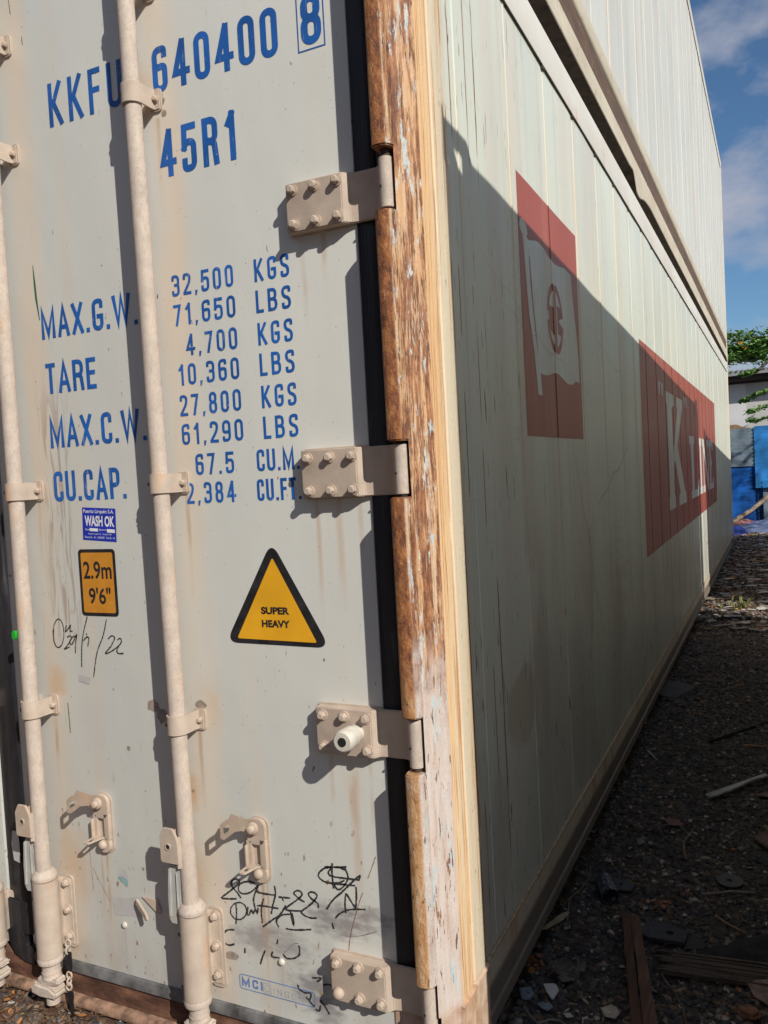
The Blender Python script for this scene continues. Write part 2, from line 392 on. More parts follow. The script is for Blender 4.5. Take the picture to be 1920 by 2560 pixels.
def m_underrail():
    m = Mat('upper_rail_paint', 0.6)
    c = m.ramp(m.noise((6, 2, 8), 4), [(0.3, (0.53, 0.46, 0.35)), (0.7, (0.66, 0.59, 0.46))])
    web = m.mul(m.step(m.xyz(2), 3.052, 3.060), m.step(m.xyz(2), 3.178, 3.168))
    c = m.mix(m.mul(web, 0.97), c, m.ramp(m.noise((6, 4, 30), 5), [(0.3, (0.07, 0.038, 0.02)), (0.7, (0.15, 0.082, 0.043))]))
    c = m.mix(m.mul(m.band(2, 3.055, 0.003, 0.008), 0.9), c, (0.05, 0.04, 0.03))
    c = m.mix(m.mul(m.step(m.noise((1, 26, 14), 5, 0.7, off=(0, 4, 0)), 0.60, 0.64), 0.8), c, (0.28, 0.17, 0.11))
    m.color(c); m.bump(m.noise((8, 8, 30), 3), 0.3, 0.003)
    return m.m

def m_ground():
    m = Mat('dark_soil', 0.9)
    n = m.noise(9, 8, 0.7)
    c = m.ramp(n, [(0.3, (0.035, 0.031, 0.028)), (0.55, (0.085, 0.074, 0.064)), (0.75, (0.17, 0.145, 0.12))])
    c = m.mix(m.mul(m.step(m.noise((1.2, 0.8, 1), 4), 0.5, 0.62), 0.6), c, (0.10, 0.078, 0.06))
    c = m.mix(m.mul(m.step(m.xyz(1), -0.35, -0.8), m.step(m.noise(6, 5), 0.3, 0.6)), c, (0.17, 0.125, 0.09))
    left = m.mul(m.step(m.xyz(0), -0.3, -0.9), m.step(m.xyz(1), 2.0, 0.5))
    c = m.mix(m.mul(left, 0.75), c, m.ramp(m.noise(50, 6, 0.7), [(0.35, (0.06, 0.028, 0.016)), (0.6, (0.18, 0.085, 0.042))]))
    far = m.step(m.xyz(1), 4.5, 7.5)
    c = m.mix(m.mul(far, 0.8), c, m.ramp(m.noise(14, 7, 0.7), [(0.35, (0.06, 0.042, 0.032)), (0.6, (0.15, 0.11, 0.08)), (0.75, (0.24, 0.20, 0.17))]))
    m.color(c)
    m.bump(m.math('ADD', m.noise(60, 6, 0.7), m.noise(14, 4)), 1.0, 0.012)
    return m.m

def m_redpaint():
    m = Mat('red_brown_marking_paint', 0.4)
    c = m.ramp(m.noise((1, 2, 1), 4), [(0.3, (0.335, 0.076, 0.055)), (0.7, (0.415, 0.105, 0.078))])
    c = m.mix(m.mul(m.step(m.noise((1, 9, 0.4), 4, off=(0, 2, 0)), 0.55, 0.7), 0.3), c, (0.40, 0.26, 0.22))
    yy = m.math('FRACT', m.math('DIVIDE', m.math('SUBTRACT', m.xyz(1), 0.055), 0.43))
    d = m.math('ABSOLUTE', m.math('SUBTRACT', yy, 0.5))
    c = m.mix(m.mul(m.step(d, 0.024, 0.008), 0.85), c, (0.12, 0.022, 0.018))
    c = m.mix(m.step(m.noise((1, 60, 20), 2), 0.74, 0.77), c, (0.10, 0.04, 0.03))
    m.color(c)
    return m.m

MT = dict(
    door=m_door(), side=m_side(), side2=m_side('upper_side_paint', (0.62, 0.64, 0.575), (0.70, 0.71, 0.645), 0.0),
    post=m_post(), jbar=m_jbar(),
    hw=m_hw('beige_hardware_paint', (0.51, 0.41, 0.325)), rod=m_hw('cracked_rod_paint', (0.555, 0.47, 0.395), True),
    tube=m_hw('beige_tube_paint', (0.50, 0.41, 0.33)), cast=m_hw('galvanised_handle', (0.45, 0.44, 0.41)),
    rubber=m_rubber(),
    gasket=flat('grey_worn_gasket', (0.15, 0.15, 0.15), 0.5, var=0.5, scale=16, bump=0.3),
    blue=m_worn('blue_lettering_paint', (0.014, 0.105, 0.38), (0.60, 0.60, 0.56)),
    mblue=flat('faded_blue_print', (0.14, 0.24, 0.52), 0.5, var=0.2), pale=flat('pale_blue_print', (0.42, 0.46, 0.50), 0.5),
    amber=flat('amber_sticker', (0.60, 0.255, 0.03), 0.4, var=0.08), yellow=flat('yellow_sticker', (0.80, 0.40, 0.02), 0.4, var=0.08, scale=8),
    black=flat('black_print', (0.025, 0.024, 0.027), 0.4, var=0.4), ink=flat('black_wax_crayon', (0.035, 0.035, 0.035), 0.8, var=0.6, scale=300),
    inkfade=flat('faded_crayon', (0.30, 0.28, 0.27), 0.8, var=0.3), navy=flat('navy_sticker', (0.02, 0.04, 0.42), 0.35, var=0.15),
    white=flat('white_print', (0.78, 0.78, 0.78), 0.5, var=0.05), red=m_redpaint(), white2=m_side('white_marking_paint', (0.58, 0.63, 0.62), (0.66, 0.70, 0.68), 0.0),
    rail=m_rail(), toprail=m_toprail(), urail=m_underrail(), sill=m_sill(),
    lip=flat('dusty_sill_lip', (0.35, 0.21, 0.14), 0.75, var=0.45, scale=26, bump=0.6),
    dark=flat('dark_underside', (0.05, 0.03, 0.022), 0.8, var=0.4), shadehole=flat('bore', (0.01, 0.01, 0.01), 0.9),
    green=flat('green_paint_scratch', (0.02, 0.12, 0.055), 0.6), gspot=flat('bright_green_spot', (0.02, 0.40, 0.03), 0.5),
    tape=flat('grey_tape', (0.50, 0.485, 0.47), 0.35, var=0.06), peel=flat('bare_patch', (0.33, 0.27, 0.22), 0.7, var=0.25, scale=60),
    drain=flat('off_white_plastic', (0.66, 0.62, 0.53), 0.5, var=0.12, scale=40), rivet=flat('painted_rivet', (0.62, 0.56, 0.48), 0.35),
    crack=flat('rusty_crack', (0.30, 0.12, 0.06), 0.8, var=0.4, scale=80), seam=flat('dark_seam_sealant', (0.05, 0.045, 0.035), 0.8, var=0.4),
    weld=flat('tan_weld_bead', (0.48, 0.36, 0.23), 0.6, var=0.3, scale=60, bump=0.5), teal=flat('teal_sticker_scrap', (0.25, 0.40, 0.40), 0.5),
    ground=m_ground(),
)

# ------------------------------------------------------------------ object helpers
COL = S.collection
def link(o, parent=None):
    COL.objects.link(o)
    if parent: o.parent = parent
    return o
def empty(name, label, cat, loc=(0, 0, 0), group=None, kind=None):
    o = bpy.data.objects.new(name, None); link(o); o.location = loc
    o.empty_display_size = 0.05
    o['label'] = label; o['category'] = cat
    if group: o['group'] = group
    if kind: o['kind'] = kind
    return o
def tag(o, label=None, cat=None, group=None, kind=None):
    for k, v in (('label', label), ('category', cat), ('group', group), ('kind', kind)):
        if v: o[k] = v
    return o
class MB:
    """collects shapes into one bmesh"""
    def __init__(s): s.b = bmesh.new()
    def box(s, a, b, bev=0.0, rot=None):
        t = bmesh.new()
        c = [(a[i] + b[i]) / 2 for i in range(3)]; d = [abs(b[i] - a[i]) for i in range(3)]
        bmesh.ops.create_cube(t, size=1, matrix=Matrix.Diagonal((*d, 1)))
        if bev: bmesh.ops.bevel(t, geom=t.edges[:], offset=bev, segments=2, profile=0.7, affect='EDGES')
        M = Matrix.Translation(c) @ (rot.to_4x4() if rot else Matrix.Identity(4))
        t.transform(M); s._join(t); return s
    def _join(s, t):
        me = bpy.data.meshes.new('tmp'); t.to_mesh(me); t.free(); s.b.from_mesh(me); bpy.data.meshes.remove(me)
    def cyl(s, p, q, r, r2=None, seg=20, bev=0.0, caps=True):
        p, q = Vector(p), Vector(q); t = bmesh.new()
        bmesh.ops.create_cone(t, cap_ends=caps, segments=seg, radius1=r, radius2=r if r2 is None else r2, depth=(q - p).length)
        if bev:
            es = [e for e in t.edges if abs(e.verts[0].co.z - e.verts[1].co.z) < 1e-6]
            bmesh.ops.bevel(t, geom=es, offset=bev, segments=2, affect='EDGES')
        M = Matrix.Translation((p + q) / 2) @ (q - p).to_track_quat('Z', 'Y').to_matrix().to_4x4()
        t.transform(M); s._join(t); return s
    def tube(s, p, q, r, ri, seg=24):
        p, q = Vector(p), Vector(q); M = (q - p).to_track_quat('Z', 'Y').to_matrix()
        rings = []
        for (c, rr) in ((p, ri), (p, r), (q, r), (q, ri)):
            rings.append([s.b.verts.new(c + M @ Vector((rr * math.cos(2 * math.pi * i / seg), rr * math.sin(2 * math.pi * i / seg), 0))) for i in range(seg)])
        for k in range(4):
            A, B = rings[k], rings[(k + 1) % 4]
            for i in range(seg):
                s.b.faces.new((A[i], A[(i + 1) % seg], B[(i + 1) % seg], B[i]))
        return s
    def lathe(s, prof, o, axis, seg=24):
        """prof: (r, t) pairs along axis from o"""
        o = Vector(o); axis = Vector(axis).normalized(); M = axis.to_track_quat('Z', 'Y').to_matrix()
        rings = []
        for r, t in prof:
            c = o + axis * t
            rings.append([s.b.verts.new(c + M @ Vector((r * math.cos(2 * math.pi * i / seg), r * math.sin(2 * math.pi * i / seg), 0))) for i in range(seg)])
        for A, B in zip(rings, rings[1:]):
            for i in range(seg): s.b.faces.new((A[i], A[(i + 1) % seg], B[(i + 1) % seg], B[i]))
        s.b.faces.new(rings[0][::-1]); s.b.faces.new(rings[-1]); return s
    def prism(s, pts, o, u, v, n, t0, t1, bev=0.0):
        """polygon pts (2-D) in the frame o,u,v, extruded along n from t0 to t1"""
        o, u, v, n = Vector(o), Vector(u), Vector(v), Vector(n); b = bmesh.new()
        A = [b.verts.new(o + u * x + v * y + n * t0) for x, y in pts]
        B = [b.verts.new(o + u * x + v * y + n * t1) for x, y in pts]
        b.faces.new(A); b.faces.new(B[::-1])
        for i in range(len(pts)): b.faces.new((A[i], B[i], B[(i + 1) % len(pts)], A[(i + 1) % len(pts)]))
        bmesh.ops.recalc_face_normals(b, faces=b.faces[:])
        if bev: bmesh.ops.bevel(b, geom=b.edges[:], offset=bev, segments=2, affect='EDGES')
        s._join(b); return s
    def done(s, name, mat, parent=None, smooth=True, label=None, cat=None, group=None, kind=None, tri=False):
        bmesh.ops.recalc_face_normals(s.b, faces=s.b.faces[:]) if not tri else None
        me = bpy.data.meshes.new(name); s.b.to_mesh(me); s.b.free()
        for m in (mat if isinstance(mat, (list, tuple)) else [mat]): me.materials.append(m)
        if smooth:
            me.polygons.foreach_set('use_smooth', [True] * len(me.polygons))
            me.set_sharp_from_angle(angle=R(38))
        o = bpy.data.objects.new(name, me); link(o, parent)
        return tag(o, label, cat, group, kind)
X, Y, Z = (1, 0, 0), (0, 1, 0), (0, 0, 1)
def dup(o, parent=None, loc=None):
    c = o.copy(); COL.objects.link(c); c.parent = parent
    if loc is not None: c.location = loc
    return c
def rrect(x0, z0, x1, z1, r, n=5):
    pts = []
    for cx, cz, a in ((x1 - r, z1 - r, 0), (x0 + r, z1 - r, 90), (x0 + r, z0 + r, 180), (x1 - r, z0 + r, 270)):
        for i in range(n + 1):
            t = R(a + 90 * i / n); pts.append((cx + r * math.cos(t), cz + r * math.sin(t)))
    return pts

# ------------------------------------------------------------------ flat marks
def fillet(pts, r, closed=False, n=5):
    out = []; N = len(pts)
    for i, p in enumerate(pts):
        if not closed and i in (0, N - 1): out.append(Vector(p)); continue
        a, b, c = Vector(pts[i - 1]), Vector(p), Vector(pts[(i + 1) % N])
        u, v = (a - b), (c - b); rr = min(r, u.length * 0.5, v.length * 0.5)
        if rr < 1e-6: out.append(b); continue
        s_, e_ = b + u.normalized() * rr, b + v.normalized() * rr
        for k in range(n + 1):
            t = k / n; out.append((1 - t) ** 2 * s_ * 1 + 2 * t * (1 - t) * (b * 0.86 + (s_ + e_) * 0.07) + t ** 2 * e_)
    return out
class Sheet:
    """thin painted marks; frame: origin o, axes u,v, normal n pointing out of the wall"""
    def __init__(s, o, u, v, n, eps=0.0006):
        s.o, s.u, s.v, s.n = Vector(o), Vector(u), Vector(v), Vector(n); s.eps = eps; s.b = bmesh.new(); s.k = 0
    def P(s, x, y, e=0.0): return s.o + s.u * x + s.v * y + s.n * (s.eps + e)
    def poly(s, pts, e=None):
        if e is None: s.k = (s.k + 1) % 4; e = s.k * 0.00006
        vs = [s.b.verts.new(s.P(x, y, e)) for x, y in pts]
        f = s.b.faces.new(vs); return f
    def ribbon(s, pts, w, closed=False, cap=None, wfun=None):
        s.k = (s.k + 1) % 4; e = s.k * 0.00006
        P = [Vector((p[0], p[1])) for p in pts]; Q = [P[0]]
        for p in P[1:]:
            if (p - Q[-1]).length > 1e-5: Q.append(p)
        P = Q; N = len(P)
        if N < 2: return
        if cap and not closed:
            P[0] = P[0] + (P[0] - P[1]).normalized() * cap; P[-1] = P[-1] + (P[-1] - P[-2]).normalized() * cap
        L_, R_ = [], []
        for i in range(N):
            a = P[i - 1] if (i > 0 or closed) else None; c = P[(i + 1) % N] if (i < N - 1 or closed) else None
            d1 = (P[i] - a).normalized() if a is not None else None; d2 = (c - P[i]).normalized() if c is not None else None
            if d1 is None: d1 = d2
            if d2 is None: d2 = d1
            t = d1 + d2
            if t.length < 1e-4: t = d1
            t.normalize(); nn = Vector((-t.y, t.x)); k = max(0.35, nn.dot(Vector((-d1.y, d1.x))))
            ww = (w if wfun is None else w * wfun(i)) / 2 / k
            L_.append(s.b.verts.new(s.P(*(P[i] + nn * ww), e))); R_.append(s.b.verts.new(s.P(*(P[i] - nn * ww), e)))
        for i in range(N if closed else N - 1):
            j = (i + 1) % N; s.b.faces.new((L_[i], L_[j], R_[j], R_[i]))
    def crayon(s, pts, w, seed=1):
        rnd = random.Random(seed + len(pts)); P = [Vector(p) for p in pts]; out = []
        # Catmull-Rom through the points, then a wobbling width
        for i in range(len(P) - 1):
            p0, p1, p2, p3 = P[max(i - 1, 0)], P[i], P[i + 1], P[min(i + 2, len(P) - 1)]
            n = max(3, int((p2 - p1).length / 0.0035))
            for k in range(n):
                t = k / n
                out.append(0.5 * ((2 * p1) + (p2 - p0) * t + (2 * p0 - 5 * p1 + 4 * p2 - p3) * t * t + (3 * p1 - p0 - 3 * p2 + p3) * t ** 3))
        out.append(P[-1])
        out = [q + Vector((rnd.uniform(-1, 1), rnd.uniform(-1, 1))) * 0.0004 for q in out]
        ws = [0.7 + 0.6 * rnd.random() for _ in out]
        s.ribbon(out, w, wfun=lambda i: ws[min(i, len(ws) - 1)])
    def done(s, name, mat, parent=None, cut=None, post=None):
        if cut:
            ys, zs = cut
            for y in ys: bmesh.ops.bisect_plane(s.b, geom=s.b.verts[:] + s.b.edges[:] + s.b.faces[:], plane_co=(0, y, 0), plane_no=(0, 1, 0))
            for z in zs: bmesh.ops.bisect_plane(s.b, geom=s.b.verts[:] + s.b.edges[:] + s.b.faces[:], plane_co=(0, 0, z), plane_no=(0, 0, 1))
            bmesh.ops.triangulate(s.b, faces=s.b.faces[:])
        if post:
            for v in s.b.verts: post(v)
        s.b.normal_update()
        for f in s.b.faces:
            if f.normal.dot(s.n) < 0: f.normal_flip()
        me = bpy.data.meshes.new(name); s.b.to_mesh(me); s.b.free(); me.materials.append(mat)
        o = bpy.data.objects.new(name, me); link(o, parent); return o

G = {  # glyphs: (width, [(rounded, closed, points)...]) in a unit box of stroke centre lines
 '0': (.40, [(1, 1, [(0, 0), (1, 0), (1, 1), (0, 1)])]),
 '1': (.30, [(0, 0, [(.8, 0), (.8, 1)]), (0, 0, [(.8, 1), (.15, .80)])]),
 '2': (.40, [(1, 0, [(0, .82), (0, 1), (1, 1), (1, .60), (0, .06)]), (0, 0, [(0, 0), (1, 0)])]),
 '3': (.40, [(1, 0, [(0, .84), (0, 1), (1, 1), (1, .53), (.45, .53)]), (1, 0, [(.45, .53), (1, .53), (1, 0), (0, 0), (0, .16)])]),
 '4': (.44, [(0, 0, [(.70, 0), (.70, 1)]), (0, 0, [(.66, 1), (0, .27), (1.05, .27)])]),
 '5': (.40, [(0, 0, [(1, 1), (.05, 1), (0, .52)]), (1, 0, [(0, .52), (.25, .64), (1, .62), (1, 0), (0, 0), (0, .18)])]),
 '6': (.40, [(1, 0, [(1, .86), (1, 1), (0, 1), (0, 0), (1, 0), (1, .56), (.45, .56)]), (0, 0, [(.5, .56), (.1, .54)])]),
 '7': (.38, [(0, 0, [(0, 1), (1, 1), (.32, 0)])]),
 '8': (.40, [(1, 1, [(.04, .53), (.96, .53), (.96, 1), (.04, 1)]), (1, 1, [(0, 0), (1, 0), (1, .53), (0, .53)])]),
 '9': (.40, [(1, 0, [(0, .14), (0, 0), (1, 0), (1, 1), (0, 1), (0, .44), (.55, .44)]), (0, 0, [(.5, .44), (.9, .46)])]),
 'A': (.46, [(0, 0, [(0, 0), (.5, 1), (1, 0)]), (0, 0, [(.2, .28), (.8, .28)])]),
 'B': (.42, [(0, 0, [(0, 0), (0, 1)]), (1, 0, [(.05, 1), (.93, 1), (.93, .53), (.05, .53)]), (1, 0, [(0, .53), (1, .53), (1, 0), (0, 0)])]),
 'C': (.40, [(1, 0, [(1, .78), (1, 1), (0, 1), (0, 0), (1, 0), (1, .22)])]),
 'D': (.42, [(0, 0, [(0, 0), (0, 1)]), (1, 0, [(0, 1), (1, 1), (1, 0), (0, 0)])]),
 'E': (.36, [(0, 0, [(1, 1), (0, 1), (0, 0), (1, 0)]), (0, 0, [(0, .53), (.85, .53)])]),
 'F': (.36, [(0, 0, [(0, 0), (0, 1), (1, 1)]), (0, 0, [(0, .53), (.85, .53)])]),
 'G': (.41, [(1, 0, [(1, .82), (1, 1), (0, 1), (0, 0), (1, 0), (1, .44)]), (0, 0, [(1, .44), (.58, .44)])]),
 'H': (.42, [(0, 0, [(0, 0), (0, 1)]), (0, 0, [(1, 0), (1, 1)]), (0, 0, [(0, .5), (1, .5)])]),
 'I': (.10, [(0, 0, [(.5, 0), (.5, 1)])]),
 'K': (.43, [(0, 0, [(0, 0), (0, 1)]), (0, 0, [(.95, 1), (.30, .54), (1, 0)])]),
 'L': (.34, [(0, 0, [(0, 1), (0, 0), (1, 0)])]),
 'M': (.56, [(0, 0, [(0, 0), (0, 1), (.5, .08), (1, 1), (1, 0)])]),
 'N': (.43, [(0, 0, [(0, 0), (0, 1), (1, 0), (1, 1)])]),
 'O': (.42, [(1, 1, [(0, 0), (1, 0), (1, 1), (0, 1)])]),
 'P': (.41, [(0, 0, [(0, 0), (0, 1)]), (1, 0, [(0, 1), (1, 1), (1, .44), (0, .44)])]),
 'Q': (.42, [(1, 1, [(0, 0), (1, 0), (1, 1), (0, 1)]), (0, 0, [(.5, .3), (1.05, -.08)])]),
 'R': (.42, [(0, 0, [(0, 0), (0, 1)]), (1, 0, [(0, 1), (.96, 1), (.96, .50), (0, .50)]), (1, 0, [(.45, .50), (.85, .46), (1, 0)])]),
 'S': (.40, [(1, 0, [(1, .84), (1, 1), (0, 1), (0, .56), (1, .46), (1, 0), (0, 0), (0, .16)])]),
 'T': (.38, [(0, 0, [(0, 1), (1, 1)]), (0, 0, [(.5, 1), (.5, 0)])]),
 'U': (.42, [(1, 0, [(0, 1), (0, 0), (1, 0), (1, 1)])]),
 'W': (.66, [(0, 0, [(0, 1), (.25, .04), (.5, 1), (.75, .04), (1, 1)])]),
 'X': (.44, [(0, 0, [(0, 0), (1, 1)]), (0, 0, [(0, 1), (1, 0)])]),
 '.': (.00, []), ',': (.04, []), ' ': (.34, []),
}
def lay(sh, txt, x0, x1, z0, H, s, gap=0.11):
    """write txt so that it fills x0..x1 with cap height H and stroke s"""
    adv = []; x = 0.0
    for ch in txt:
        w = s / H if ch in '.,' else G[ch][0]
        adv.append((ch, x, w)); x += w + gap
    tot = (x - gap) * H; k = (x1 - x0) / tot
    for ch, a, w in adv:
        xa = x0 + a * H * k; ww = w * H * k
        if ch == '.': sh.poly([(xa, z0), (xa + s, z0), (xa + s, z0 + s), (xa, z0 + s)]); continue
        if ch == ',': sh.poly([(xa, z0 - s * .7), (xa + s * .6, z0 - s * .7), (xa + s * 1.1, z0 + s), (xa + s * .1, z0 + s)]); continue
        for rd, cl, pts in G[ch][1]:
            q = [(xa + s / 2 + p[0] * (ww - s), z0 + s / 2 + p[1] * (H - s)) for p in pts]
            if rd: q = fillet(q, min(ww * 0.46, H * .2), cl, 7)
            sh.ribbon(q, s, closed=bool(cl), cap=None if cl else s / 2)
def sans(body, x0, x1, z0, H, mat, name, parent, eps, bold=0.0, rot=0.0):
    cu = bpy.data.curves.new('t', 'FONT'); cu.body = body; cu.size = 1; cu.offset = bold
    ob = bpy.data.objects.new('t', cu); me = bpy.data.meshes.new_from_object(ob)
    bpy.data.objects.remove(ob); bpy.data.curves.remove(cu)
    xs = [v.co.x for v in me.vertices]; ys = [v.co.y for v in me.vertices]
    a, b, c, d = min(xs), max(xs), min(ys), max(ys); cx, cz = (x0 + x1) / 2, z0 + H / 2
    for v in me.vertices:
        X_ = (x1 - x0) * ((v.co.x - a) / (b - a) - 0.5); Z_ = H * ((v.co.y - c) / (d - c) - 0.5)
        v.co = (cx + X_ * math.cos(rot) - Z_ * math.sin(rot), -eps, cz + X_ * math.sin(rot) + Z_ * math.cos(rot))
    me.name = name; me.materials.clear(); me.materials.append(mat)
    o = bpy.data.objects.new(name, me); link(o, parent); return o
def door_sheet(eps=0.0006): return Sheet((0, 0, 0), X, Z, (0, -1, 0), eps)

# ------------------------------------------------------------------ side wall surface (beads every 0.43 m, slight oil-canning)
RIBS = [0.27 + 0.43 * k for k in range(0, 28)]
Y0, Y1 = 0.155, 12.03
def ylines():
    ys = {Y0, Y1}
    for r in RIBS:
        if r > Y0 + .01 and r < Y1 - .01:
            for d in (-.005, -.0022, .0022, .005): ys.add(round(r + d, 4))
            for k in range(1, 6):
                q = round(r + 0.43 * k / 6, 4)
                if q < Y1 - .02: ys.add(q)
    return sorted(ys)
YL = ylines()
def hash01(a, b): return math.modf(abs(math.sin(a * 12.9898 + b * 78.233)) * 43758.5453)[0]
def bulge(y, z):
    n = mnoise.noise(Vector((y * 0.8, z * 0.9, 3.1))) * 0.6 + mnoise.noise(Vector((y * 2.3, z * 0.5, 9.1))) * 0.4
    t = ((y - RIBS[0]) / 0.43) % 1.0
    return 0.0055 * n * math.sin(math.pi * t) * (1 if y < 9 else .5)
def ribh(y):
    for r in RIBS:
        if abs(y - r) < 0.003: return 0.0021
    return 0.0
def make_side(name, z0, z1, xb, mat, parent, seed=0):
    zl = [z0 + (z1 - z0) * k / 26 for k in range(27)]
    b = bmesh.new(); V = [[b.verts.new((xb + bulge(y + seed, z) + ribh(y), y, z)) for z in zl] for y in YL]
    for i in range(len(YL) - 1):
        for j in range(26): b.faces.new((V[i][j], V[i + 1][j], V[i + 1][j + 1], V[i][j + 1]))
    me = bpy.data.meshes.new(name); b.to_mesh(me); b.free(); me.materials.append(mat)
    me.polygons.foreach_set('use_smooth', [True] * len(me.polygons)); me.set_sharp_from_angle(angle=R(30))
    return link(bpy.data.objects.new(name, me), parent), zl

# ================================================================== the near container
cont = empty('refrigerated_container', 'white refrigerated container on the ground, blue numbers on its door, red-brown logos on its side', 'shipping container', (0, 0, 0), 'stacked refrigerated containers')
CW = 2.72                                   # width
# side wall and logos
side, ZL = make_side('side_wall', 0.262, 2.733, -0.006, MT['side'], cont)
MB().box((-CW + .03, .16, .14), (-0.05, 12.05, 2.80)).done('body', MT['dark'], cont, smooth=False)
MB().box((-CW, 0.02, .2), (-CW + .02, 12.1, 2.8)).done('side_wall', MT['side'], cont, smooth=False)
MB().box((-CW + .05, .05, 2.80), (-.05, 12.1, 2.84)).done('roof', MT['side'], cont, smooth=False)
def on_wall(eps):
    def f(v):
        y, z = v.co.y, v.co.z
        # same bilinear surface as the wall grid
        i = max(0, min(len(YL) - 2, next((k for k in range(len(YL) - 1) if YL[k + 1] >= y - 1e-6), len(YL) - 2)))
        dz = ZL[1] - ZL[0]; j = max(0, min(25, int((z - ZL[0]) / dz)))
        ty = (y - YL[i]) / (YL[i + 1] - YL[i]); tz = (z - ZL[j]) / dz
        q = lambda a, c: bulge(YL[a], ZL[c]) + ribh(YL[a])
        v.co.x = -0.006 + eps + (q(i, j) * (1 - ty) + q(i + 1, j) * ty) * (1 - tz) + (q(i, j + 1) * (1 - ty) + q(i + 1, j + 1) * ty) * tz
    return f
def wall_sheet(): return Sheet((0, 0, 0), Y, Z, X, 0)
def cuts(y0, y1, z0, z1): return ([y for y in YL if y0 < y < y1], [z for z in ZL if z0 < z < z1])
def quads(sh, L_):
    for q in L_: sh.poly(q, e=0)
sh = wall_sheet(); sh.poly([(0.757, 1.517), (1.527, 1.519), (1.533, 2.278), (0.757, 2.284)], e=0)
flag = sh.done('logo_square', MT['red'], cont, cut=cuts(.7, 1.6, 1.5, 2.3), post=on_wall(.0008))
# pennant flag with its pole (white), then the round emblem (red) and the emblem bars
sh = wall_sheet()
sh.poly([(0.791, 2.110), (0.775, 2.116), (0.764, 2.130), (0.772, 2.147), (0.790, 2.157), (0.822, 2.153), (0.846, 2.138), (0.849, 2.122), (0.836, 2.112),
         (0.856, 2.107), (0.890, 2.113), (0.928, 2.122), (0.960, 2.127), (0.992, 2.128), (1.047, 2.122), (1.114, 2.107), (1.185, 2.102), (1.251, 2.108), (1.320, 2.117),
         (1.390, 2.115), (1.425, 2.111), (1.433, 2.05), (1.451, 1.990), (1.481, 1.883), (1.495, 1.800), (1.495, 1.726), (1.460, 1.729), (1.424, 1.726), (1.380, 1.714), (1.335, 1.710),
         (1.290, 1.712), (1.244, 1.720), (1.180, 1.732), (1.116, 1.732), (1.060, 1.722), (1.013, 1.715), (0.965, 1.713), (0.940, 1.717), (0.939, 1.698), (0.949, 1.647), (0.898, 1.646), (0.886, 1.705), (0.869, 1.784), (0.830, 1.881), (0.813, 1.979)], e=0)
sh.done('flag_marking', MT['white2'], flag, cut=cuts(.7, 1.6, 1.5, 2.3), post=on_wall(.0015))
sh = wall_sheet(); sh.poly([(0.857, 2.06), (0.864, 2.06), (0.884, 1.923), (0.909, 1.812), (0.917, 1.766), (0.905, 1.80), (0.878, 1.90), (.862, 1.97)], e=0)
cy, cz, ry, rz = 1.16, 1.915, 0.108, 0.118
def arc(a0, a1, n=14, k=1.0): return [(cy + ry * k * math.cos(R(a0 + (a1 - a0) * i / n)), cz + rz * k * math.sin(R(a0 + (a1 - a0) * i / n))) for i in range(n + 1)]
def cres(a0, a1, k=0.80): return arc(a0, a1) + arc(a1, a0, k=k)
quads(sh, [cres(98, 172), cres(188, 262), cres(278, 352), cres(8, 82)])
sh.poly([(cy - .085, cz + .035), (cy - .02, cz + .035), (cy - .02, cz - .06), (cy - .085, cz - .04)], e=0)
sh.poly([(cy - .012, cz + .112), (cy + .014, cz + .112), (cy + .014, cz - .112), (cy - .012, cz - .112)], e=0)
sh.poly([(cy + .03, cz + .05), (cy + .09, cz + .045), (cy + .09, cz + .015), (cy + .045, cz), (cy + .09, cz - .015), (cy + .09, cz - .05), (cy + .03, cz - .045)], e=0)
sh.done('round_emblem', MT['red'], flag, cut=cuts(.7, 1.6, 1.5, 2.3), post=on_wall(.0022))
sh = wall_sheet(); sh.poly([(3.03, 0.900), (8.86, 0.920), (8.93, 2.075), (3.05, 2.090)], e=0)
kb = sh.done('logo_panel', MT['red'], cont, cut=cuts(3, 9, .8, 2.2), post=on_wall(.0008))
LET = []
def serif_k(y0, y1, z0, z1):
    w = y1 - y0; h = z1 - z0; f = lambda a, b: (y0 + a * w, z0 + b * h)
    LET.extend( [[f(0, 0), f(.35, 0), f(.35, .09), f(.30, .12), f(.30, .40), f(.30, .88), f(.42, .91), f(.42, 1), f(0, 1), f(0, .91), f(.05, .88), f(.05, .12), f(0, .09)],
               [f(.30, .48), f(.62, .88), f(.57, .91), f(.57, 1), f(.93, 1), f(.93, .91), f(.86, .88), f(.56, .55), f(.92, .12), f(1, .09), f(1, 0), f(.55, 0), f(.55, .09), f(.64, .12), f(.38, .42), f(.30, .36)]])
serif_k(4.15, 5.28, 1.09, 1.888)
def rect(y0, y1, z0, z1): return [(y0, z0), (y1, z0), (y1, z1), (y0, z1)]
